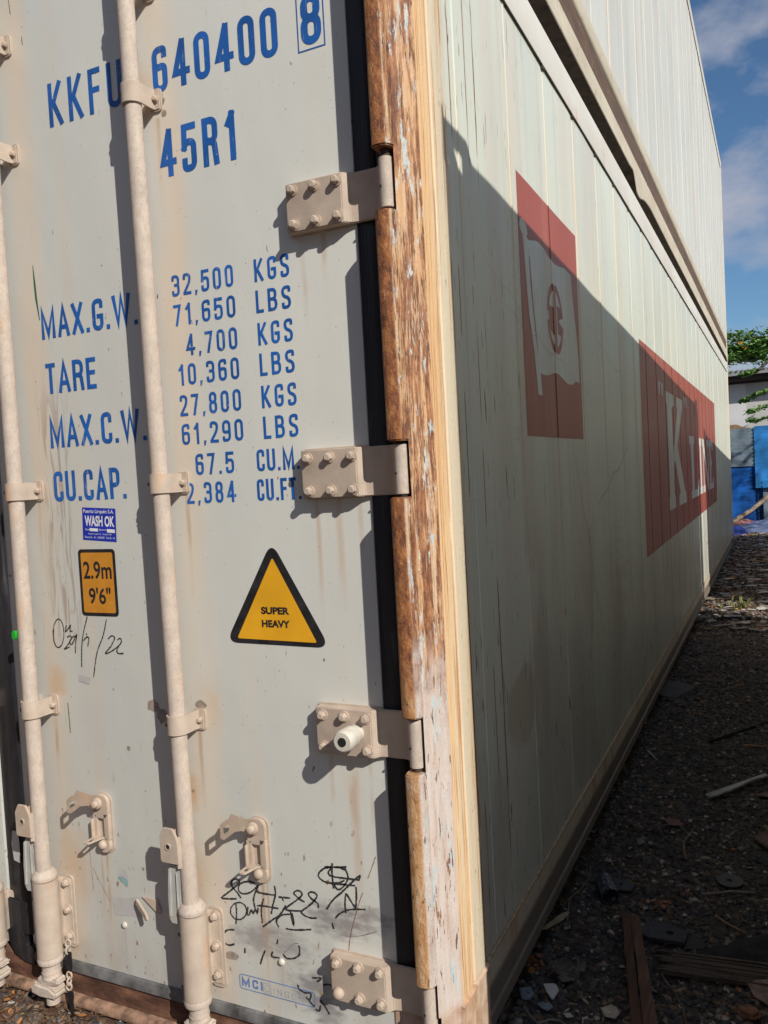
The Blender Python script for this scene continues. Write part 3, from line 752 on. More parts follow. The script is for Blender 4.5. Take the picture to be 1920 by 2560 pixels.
LET.extend( [[(5.66, 1.622), (6.10, 1.622), (6.10, 1.56), (6.00, 1.54), (6.00, 1.16), (6.30, 1.155), (6.42, 1.24), (6.50, 1.24), (6.50, 1.092), (5.72, 1.092), (5.72, 1.15), (5.82, 1.17), (5.78, 1.54), (5.66, 1.56)],
           [(6.60, 1.62), (6.86, 1.62), (6.86, 1.56), (6.81, 1.54), (6.81, 1.17), (6.86, 1.155), (6.86, 1.095), (6.58, 1.095), (6.58, 1.155), (6.65, 1.17), (6.65, 1.54), (6.60, 1.56)],
           [(6.94, 1.62), (7.14, 1.62), (7.58, 1.24), (7.58, 1.54), (7.52, 1.56), (7.52, 1.62), (7.76, 1.62), (7.76, 1.56), (7.70, 1.54), (7.70, 1.095), (7.58, 1.095), (7.10, 1.50), (7.10, 1.17), (7.18, 1.155), (7.18, 1.095), (6.92, 1.095), (6.92, 1.155), (7.0, 1.17), (7.0, 1.54), (6.94, 1.56)],
           [(7.82, 1.62), (8.40, 1.62), (8.40, 1.51), (8.32, 1.52), (8.22, 1.57), (8.06, 1.57), (8.06, 1.39), (8.16, 1.40), (8.16, 1.44), (8.22, 1.44), (8.22, 1.30), (8.16, 1.30), (8.16, 1.35), (8.06, 1.355), (8.06, 1.15), (8.24, 1.15), (8.33, 1.20), (8.40, 1.22), (8.40, 1.095), (7.82, 1.095), (7.82, 1.155), (7.9, 1.17), (7.9, 1.54), (7.82, 1.56)]])
for y in (3.80, 3.95, 5.33, 5.49): LET.extend( [[(y, 1.925), (y + .085, 1.925), (y + .06, 1.845), (y + .02, 1.845)]])
for q in LET[2:]:
    sh = wall_sheet(); sh.poly(q, e=0); sh.done('letter' if q[0][1] < 1.9 else 'quote_mark', MT['white2'], kb, cut=cuts(3, 9, .8, 2.2), post=on_wall(.0018))
sh = wall_sheet()
for q in LET[:2]: sh.poly(q, e=0)
sh.done('letter', MT['white2'], kb, cut=cuts(3, 9, .8, 2.2), post=on_wall(.0018))

# rails and posts
def bottom_rail(z, parent, mat):
    m = MB()
    m.prism([(0, .205), (0, .262), (-.06, .262), (-.06, .085), (-.006, .085), (-.002, .088), (-.002, .120), (-.008, .125), (-.008, .195)], (0, 0, z), X, Z, Y, .16, 12.03)
    return m.done('bottom_rail', mat, parent)
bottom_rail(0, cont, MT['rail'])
MB().box((-.0035, .155, .258), (.0025, 12.03, .265), .001).done('weld_seam', MT['weld'], cont)
MB().prism([(.0, 2.733), (.0, 2.862), (-.006, 2.871), (-.07, 2.871), (-.07, 2.735)], (0, 0, 0), X, Z, Y, .16, 12.03).done('top_rail', MT['toprail'], cont)
sm = MB()
sm.box((-.004, .155, 2.7285), (.0012, 12.03, 2.7335))
for r in RIBS:
    if r > .9: sm.box((-.004, r - .02, 2.719), (.0025, r + .012, 2.731), .001)
sm.done('seam_sealant', MT['seam'], cont)
def corner_post(z0, z1, parent, mat, xo=0.0, ysign=1, yb=0.0):
    y = lambda v: yb + ysign * v
    m = MB()
    m.prism([(-.030, y(-.0555)), (-.0265, y(-.0530)), (-.012, y(-.020)), (-.002, y(-.003)), (.003, y(.004)), (.003, y(.068)), (-.001, y(.072)), (-.001, y(.078)), (.004, y(.083)), (.004, y(.152)), (.001, y(.158)), (-.05, y(.158)), (-.05, y(.02)), (-.034, y(.012)), (-.031, y(0))], (xo, 0, 0), X, Y, Z, z0, z1)
    return m.done('corner_post', mat, parent)
corner_post(.268, 2.90, cont, MT['post'])
corner_post(.05, 2.90, cont, MT['post'], 0, -1, 12.192)
corner_post(.05, 2.90, cont, MT['post'], -CW + .03)
# bottom corner casting
cc = MB().box((-.16, -.004, .045), (.0065, .17, .262), .006).prism([(-.03, -.003), (-.0265, -.050), (-.010, -.020), (0, -.003)], (0, 0, 0), X, Y, Z, .05, .268)
cc.done('corner_casting', MT['post'], cont)
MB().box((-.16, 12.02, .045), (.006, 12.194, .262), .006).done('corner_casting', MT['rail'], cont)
MB().prism([(-.005, .262), (.010, .262), (.010, .268), (-.005, .270)], (0, 0, 0), X, Z, Y, -.002, .17, .001).done('weld_seam', MT['post'], cont)
for ya in (0.0, 12.02):
    MB().box((-.16, ya, 2.79), (.006, ya + .17, 2.90), .006).done('corner_casting', MT['toprail'], cont)
# hinge lugs on the post (J-bar) : blocks between the hinge barrels
LUG = [(2.086, 2.585), (1.492, 1.960), (.914, 1.376), (.340, .796), (.05, .232)]
for z0, z1 in LUG:
    m = MB()
    m.prism([(-.0735, -.004), (-.0735, -.063), (-.0705, -.0735), (-.063, -.0790), (-.045, -.0790), (-.036, -.074), (-.0305, -.065), (-.0275, -.052), (-.030, .012), (-.05, .012)], (0, 0, 0), X, Y, Z, z0, z1, .003)
    m.done('hinge_lug', MT['jbar'], cont)
MB().box((-.10, .010, .2), (-.04, .05, 2.79)).done('post_return', MT['dark'], cont)

# hinges
bolt_m = MB()
bolt_m.cyl((0, 0, 0), (0, -.003, 0), .0125, seg=18).cyl((0, -.003, 0), (0, -.0135, 0), .0100, .0092, seg=6, bev=.001).cyl((0, -.0135, 0), (0, -.0155, 0), .0085, .006, seg=14)
bolt0 = bolt_m.done('bolt', MT['hw'], None)
BOLT = bolt0.data; bpy.data.objects.remove(bolt0)
dome0 = MB().lathe([(.0135, 0), (.0135, .004), (.012, .009), (.008, .0125), (.003, .014)], (0, 0, 0), (0, -1, 0), 18).done('bolt', MT['hw'], None)
DOME = dome0.data; bpy.data.objects.remove(dome0)
def put(me, name, parent, loc, rot=None, sc=None):
    o = bpy.data.objects.new(name, me); link(o, parent); o.location = loc
    if rot: o.rotation_euler = rot
    if sc: o.scale = (sc,) * 3
    return o
def hinge(zt, zb, bolts, slot=True):
    zc = (zt + zb) / 2; m = MB()
    m.prism([(-.308, -.001), (-.308, -.026), (-.302, -.028), (-.168, -.028), (-.163, -.024), (-.156, -.014), (-.142, -.010), (-.095, -.010), (-.080, -.018), (-.072, -.030), (-.0675, -.047), (-.06, -.055), (-.05, -.045), (-.06, -.028), (-.07, -.012), (-.085, -.003), (-.11, -.001)], (0, 0, 0), X, Y, Z, zb, zt, .0018)
    h = m.done('hinge', MT['hw'], cont)
    MB().prism(rrect(-.312, zb - .003, -.150, zt + .004, .006, 3), (0, 0, 0), X, Z, Y, -.004, -.0002).done('packing_plate', MT['hw'], h)
    MB().cyl((-.0525, -.048, zb + .002), (-.0525, -.048, zt - .002), .0150, bev=.001, seg=28).done('hinge_barrel', MT['rod'], h)
    MB().cyl((-.0525, -.048, zb - .012), (-.0525, -.048, zt + .012), .0105).done('hinge_pin', MT['dark'], h)
    MB().cyl((-.060, -.0618, zc - .008), (-.0595, -.0632, zc - .008), .0028, seg=10).done('grease_hole', MT['shadehole'], h)
    for i, (x, z) in enumerate(bolts):
        put(DOME if (i == 3 and zc < .5) else BOLT, 'bolt', h, (x, -.028, z), (0, random.uniform(0, 1), 0))
    return h
BX = (-.288, -.233, -.178)
hinge(2.71, 2.60, [(x, z) for z in (2.695, 2.62) for x in BX])
hinge(2.072, 1.966, [(x, z) for z in (2.056, 1.981) for x in BX])
hinge(1.487, 1.380, [(x, z) for z in (1.469, 1.396) for x in BX])
h3 = hinge(.909, .803, [(x, z) for z in (.893,) for x in BX] + [(BX[0], .821), (BX[2], .821)])
hinge(.331, .228, [(x, z) for z in (.320, .248) for x in BX])
# drain stub on the third hinge
m = MB().lathe([(.019, 0), (.0195, .02), (.0235, .024), (.0245, .05), (.0235, .062), (.020, .066), (.0105, .0665)], (-.205, -.028, .858), (0, -1, 0), 28)
dr = m.done('drain_stub', MT['drain'], cont)
MB().cyl((-.205, -.094, .858), (-.205, -.0955, .858), .0100, seg=24).done('bore', MT['shadehole'], dr)

# ------------------------------------------------------------------ right door leaf
m = MB(); m.box((-1.306, 0, .128), (-.150, .075, 2.74), .003)
door = m.done('door', MT['door'], cont)
# seals
m = MB(); m.prism([(-.150, .004), (-.146, .0005), (-.118, .006), (-.104, .020), (-.104, .06), (-.150, .06)], (0, 0, 0), X, Y, Z, .11, 2.74)
m.done('door_seal', MT['rubber'], cont)
m = MB(); m.prism([(.128, .0), (.1275, -.008), (.118, -.012), (.100, -.010), (.094, .002), (.094, .05), (.13, .05)], (0, 0, 0), Z, Y, X, -1.30, -.150)
m.done('bottom_seal', MT['gasket'], cont)
m = MB(); m.prism([(-1.300, 0.0), (-1.306, -.006), (-1.332, -.010), (-1.362, -.008), (-1.384, .0), (-1.390, .018), (-1.390, .06), (-1.30, .06)], (0, 0, 0), X, Y, Z, .17, 2.74)
m.prism([(-1.290, .086), (-1.290, .140), (-1.316, .145), (-1.330, .17), (-1.332, .27), (-1.386, .27), (-1.395, .22), (-1.392, .14), (-1.372, .105), (-1.33, .088)], (0, 0, 0), X, Z, Y, -.012, .04, .003)
m.done('centre_seal', MT['rubber'], cont)
sh = door_sheet(.0125); sh.poly([(-1.345, .471), (-1.322, .472), (-1.318, .44), (-1.320, .379), (-1.345, .385), (-1.350, .43)], e=0); sh.done('seal_tape', MT['tape'], cont)
# sill
MB().prism([(.112, .008), (.100, -.002), (.040, -.004), (.034, .05), (.112, .05)], (0, 0, 0), Z, Y, X, -CW + .1, -.108).done('door_sill', MT['sill'], cont, smooth=False)
m = MB(); m.prism([(.034, .034), (.037, -.004), (.034, -.018), (.026, -.024), (.014, -.024), (.006, -.016), (.004, .03)], (0, 0, 0), Z, Y, X, -CW + .1, -.155, .002)
m.done('sill_lip', MT['lip'], cont)
MB().box((-CW, .0, 2.742), (.0, .12, 2.872), .004).done('door_header', MT['toprail'], cont)
MB().box((-CW + .05, .07, .12), (-.06, .12, 2.75)).done('door_frame', MT['dark'], cont)
# left leaf
door2 = MB().box((-CW + .10, 0, .128), (-1.396, .075, 2.74), .003).done('door', MT['door'], cont)

# lettering on the doors
sh = door_sheet()
lay(sh, 'KKFU', -1.021, -.773, 2.368, .111, .0140, gap=.19)
lay(sh, '640400', -.676, -.320, 2.368, .108, .0158, gap=.135)
lay(sh, '8', -.260, -.209, 2.368, .108, .0175)
sh.ribbon([(-.268, 2.3585), (-.202, 2.3585), (-.202, 2.487), (-.268, 2.487)], .0028, closed=True)
lay(sh, '45R1', -.669, -.445, 2.167, .112, .0158, gap=.17)
for t, a, b, z in (('MAX.G.W.', -1.103, -.770, 1.832), ('TARE', -1.099, -.921, 1.687), ('MAX.C.W.', -1.099, -.766, 1.543), ('CU.CAP.', -1.098, -.845, 1.400)):
    lay(sh, t, a, b, z, .0805, .0116, gap=.10)
for t, a, b, z in (('32,500', -.659, -.478, 1.882), ('71,650', -.659, -.477, 1.811), ('4,700', -.627, -.477, 1.737), ('10,360', -.656, -.477, 1.667), ('27,800', -.657, -.477, 1.593), ('61,290', -.657, -.476, 1.523), ('67.5', -.621, -.508, 1.448), ('2,384', -.654, -.508, 1.379)):
    lay(sh, t, a, b, z, .051, .0071, gap=.19)
for k, z in enumerate((1.882, 1.811, 1.737, 1.667, 1.593, 1.522)):
    lay(sh, 'LBS' if k % 2 else 'KGS', -.419, -.325, z, .0515, .0071, gap=.20)
lay(sh, 'CU.M.', -.443, -.327, 1.448, .0505, .0071, gap=.12)
lay(sh, 'CU.FT.', -.447, -.327, 1.379, .0505, .0071, gap=.12)
sh.done('lettering', MT['blue'], cont)

# stickers
def sticker(name, outer, mo, inner, mi):
    sh = door_sheet(.0007); sh.poly(outer, e=0); o = sh.done(name, mo, cont)
    if inner: s2 = door_sheet(.0011); s2.poly(inner, e=0); s2.done('sticker_face', mi, o)
    return o
def shear(p, k=-.002): return p
o = sticker('height_sticker', rrect(-1.028, 1.094, -.899, 1.271, .011), MT['black'], rrect(-1.019, 1.103, -.908, 1.262, .005), MT['amber'])
sans('2.9m', -1.012, -.914, 1.192, .047, MT['black'], 'sticker_lettering', o, .0015, .018)
sans("9'6\"", -.998, -.922, 1.126, .044, MT['black'], 'sticker_lettering', o, .0015, .018)
tri = fillet([(-.4165, 1.284), (-.562, 1.041), (-.275, 1.038)], .032, True, 7)
tri2 = fillet([(-.4165, 1.246), (-.529, 1.052), (-.308, 1.049)], .006, True, 4)
o = sticker('warning_triangle', tri, MT['black'], tri2, MT['yellow'])
sans('SUPER', -.456, -.378, 1.112, .0175, MT['black'], 'sticker_lettering', o, .0015, .045)
sans('HEAVY', -.456, -.378, 1.081, .0175, MT['black'], 'sticker_lettering', o, .0015, .045)
o = sticker('wash_sticker', [(-1.002, 1.382), (-.887, 1.375), (-.890, 1.2885), (-1.006, 1.2965)], MT['navy'], None, None)
sans('Puerto Lirquén S.A.', -.998, -.893, 1.362, .0125, MT['white'], 'sticker_lettering', o, .0012, .01, -.05)
sans('WASH OK', -.995, -.893, 1.330, .028, MT['white'], 'sticker_lettering', o, .0012, .035, -.05)
sans('Date', -.995, -.981, 1.321, .005, MT['white'], 'sticker_lettering', o, .0012, 0, -.05)
sans('Signature', -.948, -.922, 1.318, .006, MT['white'], 'sticker_lettering', o, .0012, 0, -.05)
sans('Puerto Lirquén S.A.   Lirquén Chile', -.985, -.905, 1.307, .0055, MT['white'], 'sticker_lettering', o, .0012, 0, -.05)
sans('Phone 56 - 41 - 2406200   Fax 56 - 41', -.998, -.895, 1.2985, .0055, MT['white'], 'sticker_lettering', o, .0012, 0, -.05)
s2 = door_sheet(.0013); s2.poly([(-.980, 1.327), (-.951, 1.325), (-.951, 1.317), (-.980, 1.319)], e=0); s2.poly([(-.920, 1.323), (-.893, 1.321), (-.893, 1.312), (-.920, 1.314)], e=0); s2.done('blank_field', MT['white'], o)
# maker's plate print low on the door
s2 = door_sheet(.0007); s2.ribbon(rrect(-.586, .176, -.371, .212, .007), .0022, closed=True)
mk = s2.done('makers_mark', MT['mblue'], cont)
s2 = door_sheet(.0007); lay(s2, 'MCI', -.580, -.519, .183, .0225, .0048, gap=.20); s2.done('bold_letters', MT['mblue'], mk)
s2 = door_sheet(.0007)
lay(s2, 'INGDAO', -.487, -.380, .182, .016, .0018, gap=.30)
s2.ribbon(rrect(-.516, .180, -.494, .205, .004, 3), .0016, closed=True); s2.ribbon(rrect(-.511, .185, -.499, .200, .003, 3), .0014, closed=True); s2.ribbon([(-.503, .186), (-.491, .178)], .0016)
s2.done('outline_letters', MT['pale'], mk)
# crayon writing, scratches
GR_LOW=[[(-0.580,0.403),(-0.597,0.399),(-0.625,0.397),(-0.602,0.416),(-0.575,0.439),(-0.568,0.449),(-0.577,0.453),(-0.589,0.447),(-0.594,0.438),(-0.589,0.429),(-0.576,0.418),(-0.567,0.406)],[(-0.523,0.450),(-0.536,0.453),(-0.557,0.448),(-0.572,0.436),(-0.571,0.423),(-0.557,0.419),(-0.535,0.428),(-0.519,0.442),(-0.514,0.445),(-0.523,0.428),(-0.529,0.411),(-0.528,0.396),(-0.526,0.387)],[(-0.519,0.431),(-0.499,0.430),(-0.464,0.432)],[(-0.466,0.455),(-0.464,0.435),(-0.472,0.412),(-0.480,0.383)],[(-0.456,0.429),(-0.423,0.432)],[(-0.446,0.429),(-0.442,0.421)],[(-0.383,0.430),(-0.393,0.433),(-0.407,0.441),(-0.412,0.447),(-0.403,0.454),(-0.392,0.453),(-0.390,0.444),(-0.408,0.428),(-0.432,0.409),(-0.434,0.401),(-0.395,0.406)],[(-0.347,0.422),(-0.347,0.432),(-0.360,0.439),(-0.370,0.447),(-0.370,0.454),(-0.359,0.458),(-0.349,0.454),(-0.350,0.446),(-0.366,0.428),(-0.392,0.406),(-0.390,0.399),(-0.371,0.394),(-0.352,0.397)],[(-0.552,0.377),(-0.554,0.370),(-0.557,0.364),(-0.562,0.359),(-0.568,0.354),(-0.575,0.351),(-0.582,0.350),(-0.588,0.350),(-0.594,0.353),(-0.598,0.357),(-0.601,0.362),(-0.601,0.368),(-0.600,0.374),(-0.596,0.380),(-0.591,0.386),(-0.585,0.390),(-0.578,0.393),(-0.571,0.395),(-0.565,0.394),(-0.559,0.392),(-0.555,0.388),(-0.553,0.383),(-0.552,0.377)],[(-0.583,0.390),(-0.583,0.363),(-0.587,0.337)],[(-0.547,0.388),(-0.551,0.369),(-0.545,0.369),(-0.538,0.382),(-0.533,0.375),(-0.526,0.385),(-0.521,0.378),(-0.517,0.391)],[(-0.500,0.417),(-0.508,0.390),(-0.508,0.355)],[(-0.521,0.396),(-0.499,0.399),(-0.458,0.400)],[(-0.437,0.412),(-0.453,0.388),(-0.478,0.368),(-0.507,0.346)],[(-0.426,0.392),(-0.447,0.387),(-0.464,0.373),(-0.466,0.363),(-0.460,0.355)],[(-0.424,0.401),(-0.423,0.386),(-0.418,0.368),(-0.417,0.382),(-0.421,0.396)],[(-0.441,0.354),(-0.410,0.357),(-0.369,0.366)],[(-0.593,0.322),(-0.616,0.316),(-0.629,0.300),(-0.629,0.285),(-0.613,0.279),(-0.595,0.285)],[(-0.504,0.288),(-0.514,0.268),(-0.521,0.250)],[(-0.483,0.289),(-0.487,0.278),(-0.478,0.276),(-0.464,0.278)],[(-0.453,0.289),(-0.443,0.281),(-0.426,0.284),(-0.408,0.295),(-0.405,0.308),(-0.407,0.320)],[(-0.466,0.323),(-0.469,0.311)],[(-0.564,0.281),(-0.565,0.268)],[(-0.272,0.501),(-0.280,0.496),(-0.289,0.492),(-0.299,0.490),(-0.309,0.488),(-0.319,0.488),(-0.327,0.489),(-0.334,0.492),(-0.339,0.496),(-0.341,0.500),(-0.340,0.505),(-0.336,0.511),(-0.330,0.516),(-0.323,0.521),(-0.313,0.524),(-0.303,0.527),(-0.293,0.528),(-0.283,0.529),(-0.275,0.527),(-0.268,0.525),(-0.264,0.521)],[(-0.302,0.536),(-0.304,0.507),(-0.302,0.476)],[(-0.305,0.523),(-0.314,0.512),(-0.304,0.505),(-0.264,0.506),(-0.233,0.508)],[(-0.270,0.531),(-0.262,0.509),(-0.276,0.485),(-0.290,0.476),(-0.299,0.484),(-0.301,0.488),(-0.244,0.493)],[(-0.323,0.524),(-0.265,0.533)],[(-0.234,0.508),(-0.231,0.518),(-0.251,0.501),(-0.279,0.473),(-0.305,0.449),(-0.324,0.423)],[(-0.270,0.471),(-0.274,0.447),(-0.273,0.424)],[(-0.269,0.470),(-0.257,0.453),(-0.246,0.438)],[(-0.243,0.490),(-0.243,0.467),(-0.247,0.438)],[(-0.302,0.406),(-0.288,0.420),(-0.263,0.433),(-0.221,0.442)],[(-0.311,0.393),(-0.308,0.379)],[(-0.374,0.248),(-0.350,0.253),(-0.362,0.241)],[(-0.346,0.237),(-0.332,0.242),(-0.324,0.240)],[(-0.415,0.222),(-0.414,0.212),(-0.398,0.207),(-0.381,0.208),(-0.385,0.191)],[(-0.394,0.197),(-0.382,0.185),(-0.373,0.179)],[(-0.357,0.198),(-0.344,0.186),(-0.332,0.169)],[(-0.371,0.173),(-0.361,0.171),(-0.355,0.186)]]
GR_FADE=[[(-0.291,0.370),(-0.265,0.370),(-0.233,0.379),(-0.196,0.395)],[(-0.407,0.324),(-0.421,0.321),(-0.439,0.303),(-0.453,0.289)]]
GR_CRACK=[[(-0.188,0.569),(-0.199,0.543),(-0.211,0.515)],[(-0.226,0.479),(-0.239,0.449),(-0.258,0.393),(-0.268,0.355),(-0.272,0.331)]]
GR_LEFT=[[(-1.100,1.044),(-1.101,1.033),(-1.105,1.023),(-1.109,1.014),(-1.115,1.008),(-1.121,1.005),(-1.126,1.005),(-1.132,1.008),(-1.136,1.013),(-1.139,1.022),(-1.140,1.032),(-1.140,1.043),(-1.138,1.054),(-1.135,1.064),(-1.130,1.072),(-1.125,1.078),(-1.119,1.082),(-1.113,1.082),(-1.108,1.079),(-1.104,1.073),(-1.101,1.065),(-1.099,1.055),(-1.100,1.044)],[(-1.115,1.010),(-1.118,1.007),(-1.121,1.005),(-1.124,1.004),(-1.127,1.005),(-1.130,1.006),(-1.133,1.009),(-1.135,1.013),(-1.137,1.017),(-1.138,1.023),(-1.138,1.029),(-1.139,1.035),(-1.138,1.041),(-1.137,1.048),(-1.136,1.054)],[(-1.088,1.066),(-1.093,1.049),(-1.081,1.058),(-1.073,1.066),(-1.076,1.052),(-1.067,1.051)],[(-1.088,1.033),(-1.080,1.038),(-1.073,1.034),(-1.084,1.017),(-1.101,1.001),(-1.082,1.008)],[(-1.055,1.036),(-1.067,1.036),(-1.080,1.020),(-1.072,1.016),(-1.053,1.042),(-1.060,1.016),(-1.062,0.992)],[(-1.010,1.092),(-1.026,1.053),(-1.037,1.012),(-1.043,0.956)],[(-1.030,1.026),(-1.019,1.036),(-1.010,1.034),(-1.016,1.011)],[(-0.943,1.087),(-0.959,1.042),(-0.984,0.997),(-1.002,0.931)],[(-0.942,1.034),(-0.930,1.043),(-0.919,1.039),(-0.933,1.017),(-0.955,0.996),(-0.934,1.002)],[(-0.934,1.002),(-0.911,1.015),(-0.896,1.029),(-0.901,1.038),(-0.910,1.033)],[(-0.896,1.029),(-0.913,1.009),(-0.911,0.998),(-0.892,0.999)]]
SCR_GREEN=[[(-1.118,2.031),(-1.116,1.987),(-1.114,1.944),(-1.107,1.885)],[(-1.137,2.726),(-1.134,2.688)],[(-1.099,2.622),(-1.098,2.600)]]
SCR_GREEN2=[[(-1.104,0.853),(-1.103,0.819),(-1.102,0.771)]]
SCR_G=[[(-1.061,0.451),(-1.060,0.413),(-1.057,0.341)],[(-1.053,0.405),(-1.033,0.369),(-1.000,0.322)]]
s2 = door_sheet(.0009)
for i, l in enumerate(GR_LOW): s2.crayon(l, .0042 if len(l) != 23 else .0036, i)
s2.done('crayon_writing', MT['ink'], cont)
for rg in (range(0, 5), range(5, 8), range(8, len(GR_LEFT))):
    s2 = door_sheet(.0009)
    for i in rg: s2.crayon(GR_LEFT[i], .0028 if i < 2 else .0034, i)
    s2.done('crayon_writing', MT['ink'], cont)
s2 = door_sheet(.0008)
for i, l in enumerate(GR_FADE): s2.crayon(l, .0022, i)
s2.done('faded_writing', MT['inkfade'], cont)
s2 = door_sheet(.0008)
for i, l in enumerate(GR_CRACK): s2.crayon(l, .0014, i)
for i, l in enumerate(SCR_G): s2.crayon(l, .0009, i)
s2.done('scratch', MT['crack'], cont)
s2 = door_sheet(.0008)
s2.poly([(a - .0008 - .0022 * k, b) for k, (a, b) in zip((0, 1, 1.2, .2), SCR_GREEN[0])] + [(a + .0008 + .0022 * k, b) for k, (a, b) in list(zip((0, 1, 1.2, .2), SCR_GREEN[0]))[::-1]])
for l in SCR_GREEN[1:]: s2.crayon(l, .0018)
for l in SCR_GREEN2: s2.crayon(l, .0026)
s2.done('green_scratch', MT['green'], cont)
# tape, peeled patches, rivets
for q in ([(-1.055, .934), (-1.014, .928), (-1.019, .909), (-1.057, .916)], [(-.993, .335), (-.950, .3385), (-.897, .350), (-.884, .300), (-.985, .286)]):
    s2 = door_sheet(.0010); s2.poly(q); s2.done('tape_patch', MT['tape'], cont)
s2 = door_sheet(.0010); s2.poly([(-.962, .398), (-.958, .412), (-.946, .418), (-.934, .412), (-.930, .398), (-.934, .392), (-.960, .394)]); s2.done('tape_patch', MT['tape'], cont)
s2 = door_sheet(.0014); s2.poly([(-.966, .394), (-.950, .398), (-.932, .391), (-.931, .378), (-.938, .372), (-.945, .380), (-.955, .383)]); s2.done('sticker_scrap', MT['teal'], cont)
def blob(sh, cx, cz, rx, rz, seed, n=13):
    rnd = random.Random(seed)
    sh.poly([(cx + rx * math.cos(2 * math.pi * i / n) * rnd.uniform(.72, 1.15), cz + rz * math.sin(2 * math.pi * i / n) * rnd.uniform(.72, 1.15)) for i in range(n)])
s2 = door_sheet(.0008)
for a in ((-.690, 2.352, .012, .014, 1), (-.658, 2.350, .013, .018, 2), (-.648, 2.318, .008, .008, 3), (-.805, .868, .022, .016, 4), (-.778, .842, .018, .020, 5), (-.652, .880, .018, .012, 6), (-.606, .253, .024, .012, 7), (-.897, .748, .007, .007, 8), (-.875, .43, .005, .005, 9), (-1.29, 1.2, .005, .004, 10)):
    s2 = door_sheet(.0008); blob(s2, *a); s2.done('bare_patch', MT['peel'], cont)
rv = MB().lathe([(.009, 0), (.009, .001), (.0075, .004), (.004, .0062), (.001, .0068)], (0, 0, 0), (0, -1, 0), 16).done('rivet', MT['rivet'], cont)
rv.location = (-.954, 0, .264); put(rv.data, 'rivet', cont, (-.459, 0, .268))

# ------------------------------------------------------------------ locking rods
def rodx(k, z):
    return (-.6875 - .009 * (z - 1.2)) if k == 0 else ((-1.1835 - .001 * (z - 1.2)) if k == 1 else -1.402)
def rod(k, ztop=2.72, zbot=.36):
    a, b = rodx(k, ztop), rodx(k, zbot)
    m = MB().cyl((b, -.052, zbot), (a, -.052, ztop), .0205, seg=32)
    r = m.done('locking_rod', MT['rod'], cont)
    return r
def clamp(k, z, h=.046, side=1):
    """strap bent round the rod, bolted to the door on the right"""
    x = rodx(k, z); m = MB()
    prof = []
    ro, ri = .0262, .0215
    outer = [(x - .0262, 0)]
    for i in range(13):
        a = R(180 + 180 * i / 12); outer.append((x + ro * math.cos(a), -.052 + ro * math.sin(a)))
    # swing out from the right side of the loop down to the door
    tail_o = [(x + .0262, -.040), (x + .026, -.020), (x + .028, -.0065), (x + .041, -.0065)]
    tail_i = [(x + .041, -.0005), (x + .020, -.0005), (x + .0215, -.012), (x + .0215, -.036)]
    inner = []
    for i in range(13):
        a = R(360 - 180 * i / 12); inner.append((x + ri * math.cos(a), -.052 + ri * math.sin(a)))
    inner.append((x - .0215, 0))
    pts = outer + tail_o + tail_i + inner
    m.prism(pts, (0, 0, 0), X, Y, Z, z - h / 2, z + h / 2)
    c = m.done('rod_clamp', MT['tube'], cont)
    MB().prism(rrect(x + .012, z - h / 2 - .004, x + .046, z + h / 2 + .003, .007, 3), (0, 0, 0), X, Z, Y, -.0045, -.0003).done('packing_plate', MT['tube'], c)
    put(BOLT, 'bolt', c, (x + .0335, -.006, z), (0, .3, 0), .72)
    MB().cyl((x - .0195, -.067, z), (x - .021, -.0705, z), .0048, seg=12).done('grub_screw', MT['dark'], c)
    return c
def housing(k, z0=.165, z1=.375, flange=True):
    x = rodx(k, .27); m = MB()
    m.cyl((x, -.050, z0), (x, -.050, z1), .0335, seg=36)
    m.prism([(x + .030, -.036), (x + .020, -.022), (x + .018, -.010), (x + .022, -.008), (x + .050, -.008), (x + .050, -.001), (x - .03, -.001), (x - .0335, -.050)], (0, 0, 0), X, Y, Z, z0 + .012, z1 - .012, .002)
    h = m.done('rod_housing', MT['tube'], cont)
    if flange: MB().prism(rrect(x + .01, z0 + .002, x + .056, z1 - .004, .014, 4), (0, 0, 0), X, Z, Y, -.0055, -.0003, .001).done('flange', MT['tube'], h)
    m = MB(); m.lathe([(.030, 0), (.0335, .002), (.0345, .008), (.0335, .014), (.029, .020), (.0245, .026), (.021, .028)], (x, -.050, z1 + .001), (0, 0, 1), 32); m.done('collar', MT['rod'], h)
    m = MB(); m.lathe([(.024, 0), (.033, .003), (.035, .012), (.033, .019), (.03, .020)], (x, -.050, z0 - .021), (0, 0, 1), 32); m.done('collar', MT['rod'], h)
    for z in () if not flange else (z1 - .022, z1 - .098, z1 - .172): put(BOLT, 'bolt', h, (x + .0365, -.008, z), (0, z * 9, 0), .95)
    for z in (z1 - .048, z0 + .03): MB().cyl((x - .0235, -.0735, z), (x - .0238, -.0752, z), .0055, seg=12).done('grease_hole', MT['shadehole'], h)
    return h
def cam(k, flip=1):
    x = rodx(k, .1); m = MB()
    m.cyl((x, -.050, .108), (x, -.050, .150), .0245, .0235, seg=28)
    m.lathe([(.020, 0), (.026, .006), (.024, .014), (.0255, .022)], (x, -.050, .098), (0, 0, 1), 26)
    m.cyl((x, -.050, .030), (x, -.050, .10), .0185, .021, seg=24)
    w = MB()
    m.prism([(x - flip * .058, .078), (x - flip * .052, .058), (x - flip * .02, .052), (x + flip * .035, .056), (x + flip * .040, .074), (x + flip * .012, .088), (x - flip * .018, .088), (x - flip * .040, .092)], (0, 0, 0), X, Z, Y, -.078, -.030, .006)
    m.prism([(x - .034, .104), (x - .038, .094), (x - .006, .082), (x + .030, .090), (x + .046, .100), (x + .040, .110), (x + .01, .106), (x - .016, .108)], (0, 0, 0), X, Z, Y, -.072, -.036, .005)
    c = m.done('rod_cam', MT['rod'], cont); return c
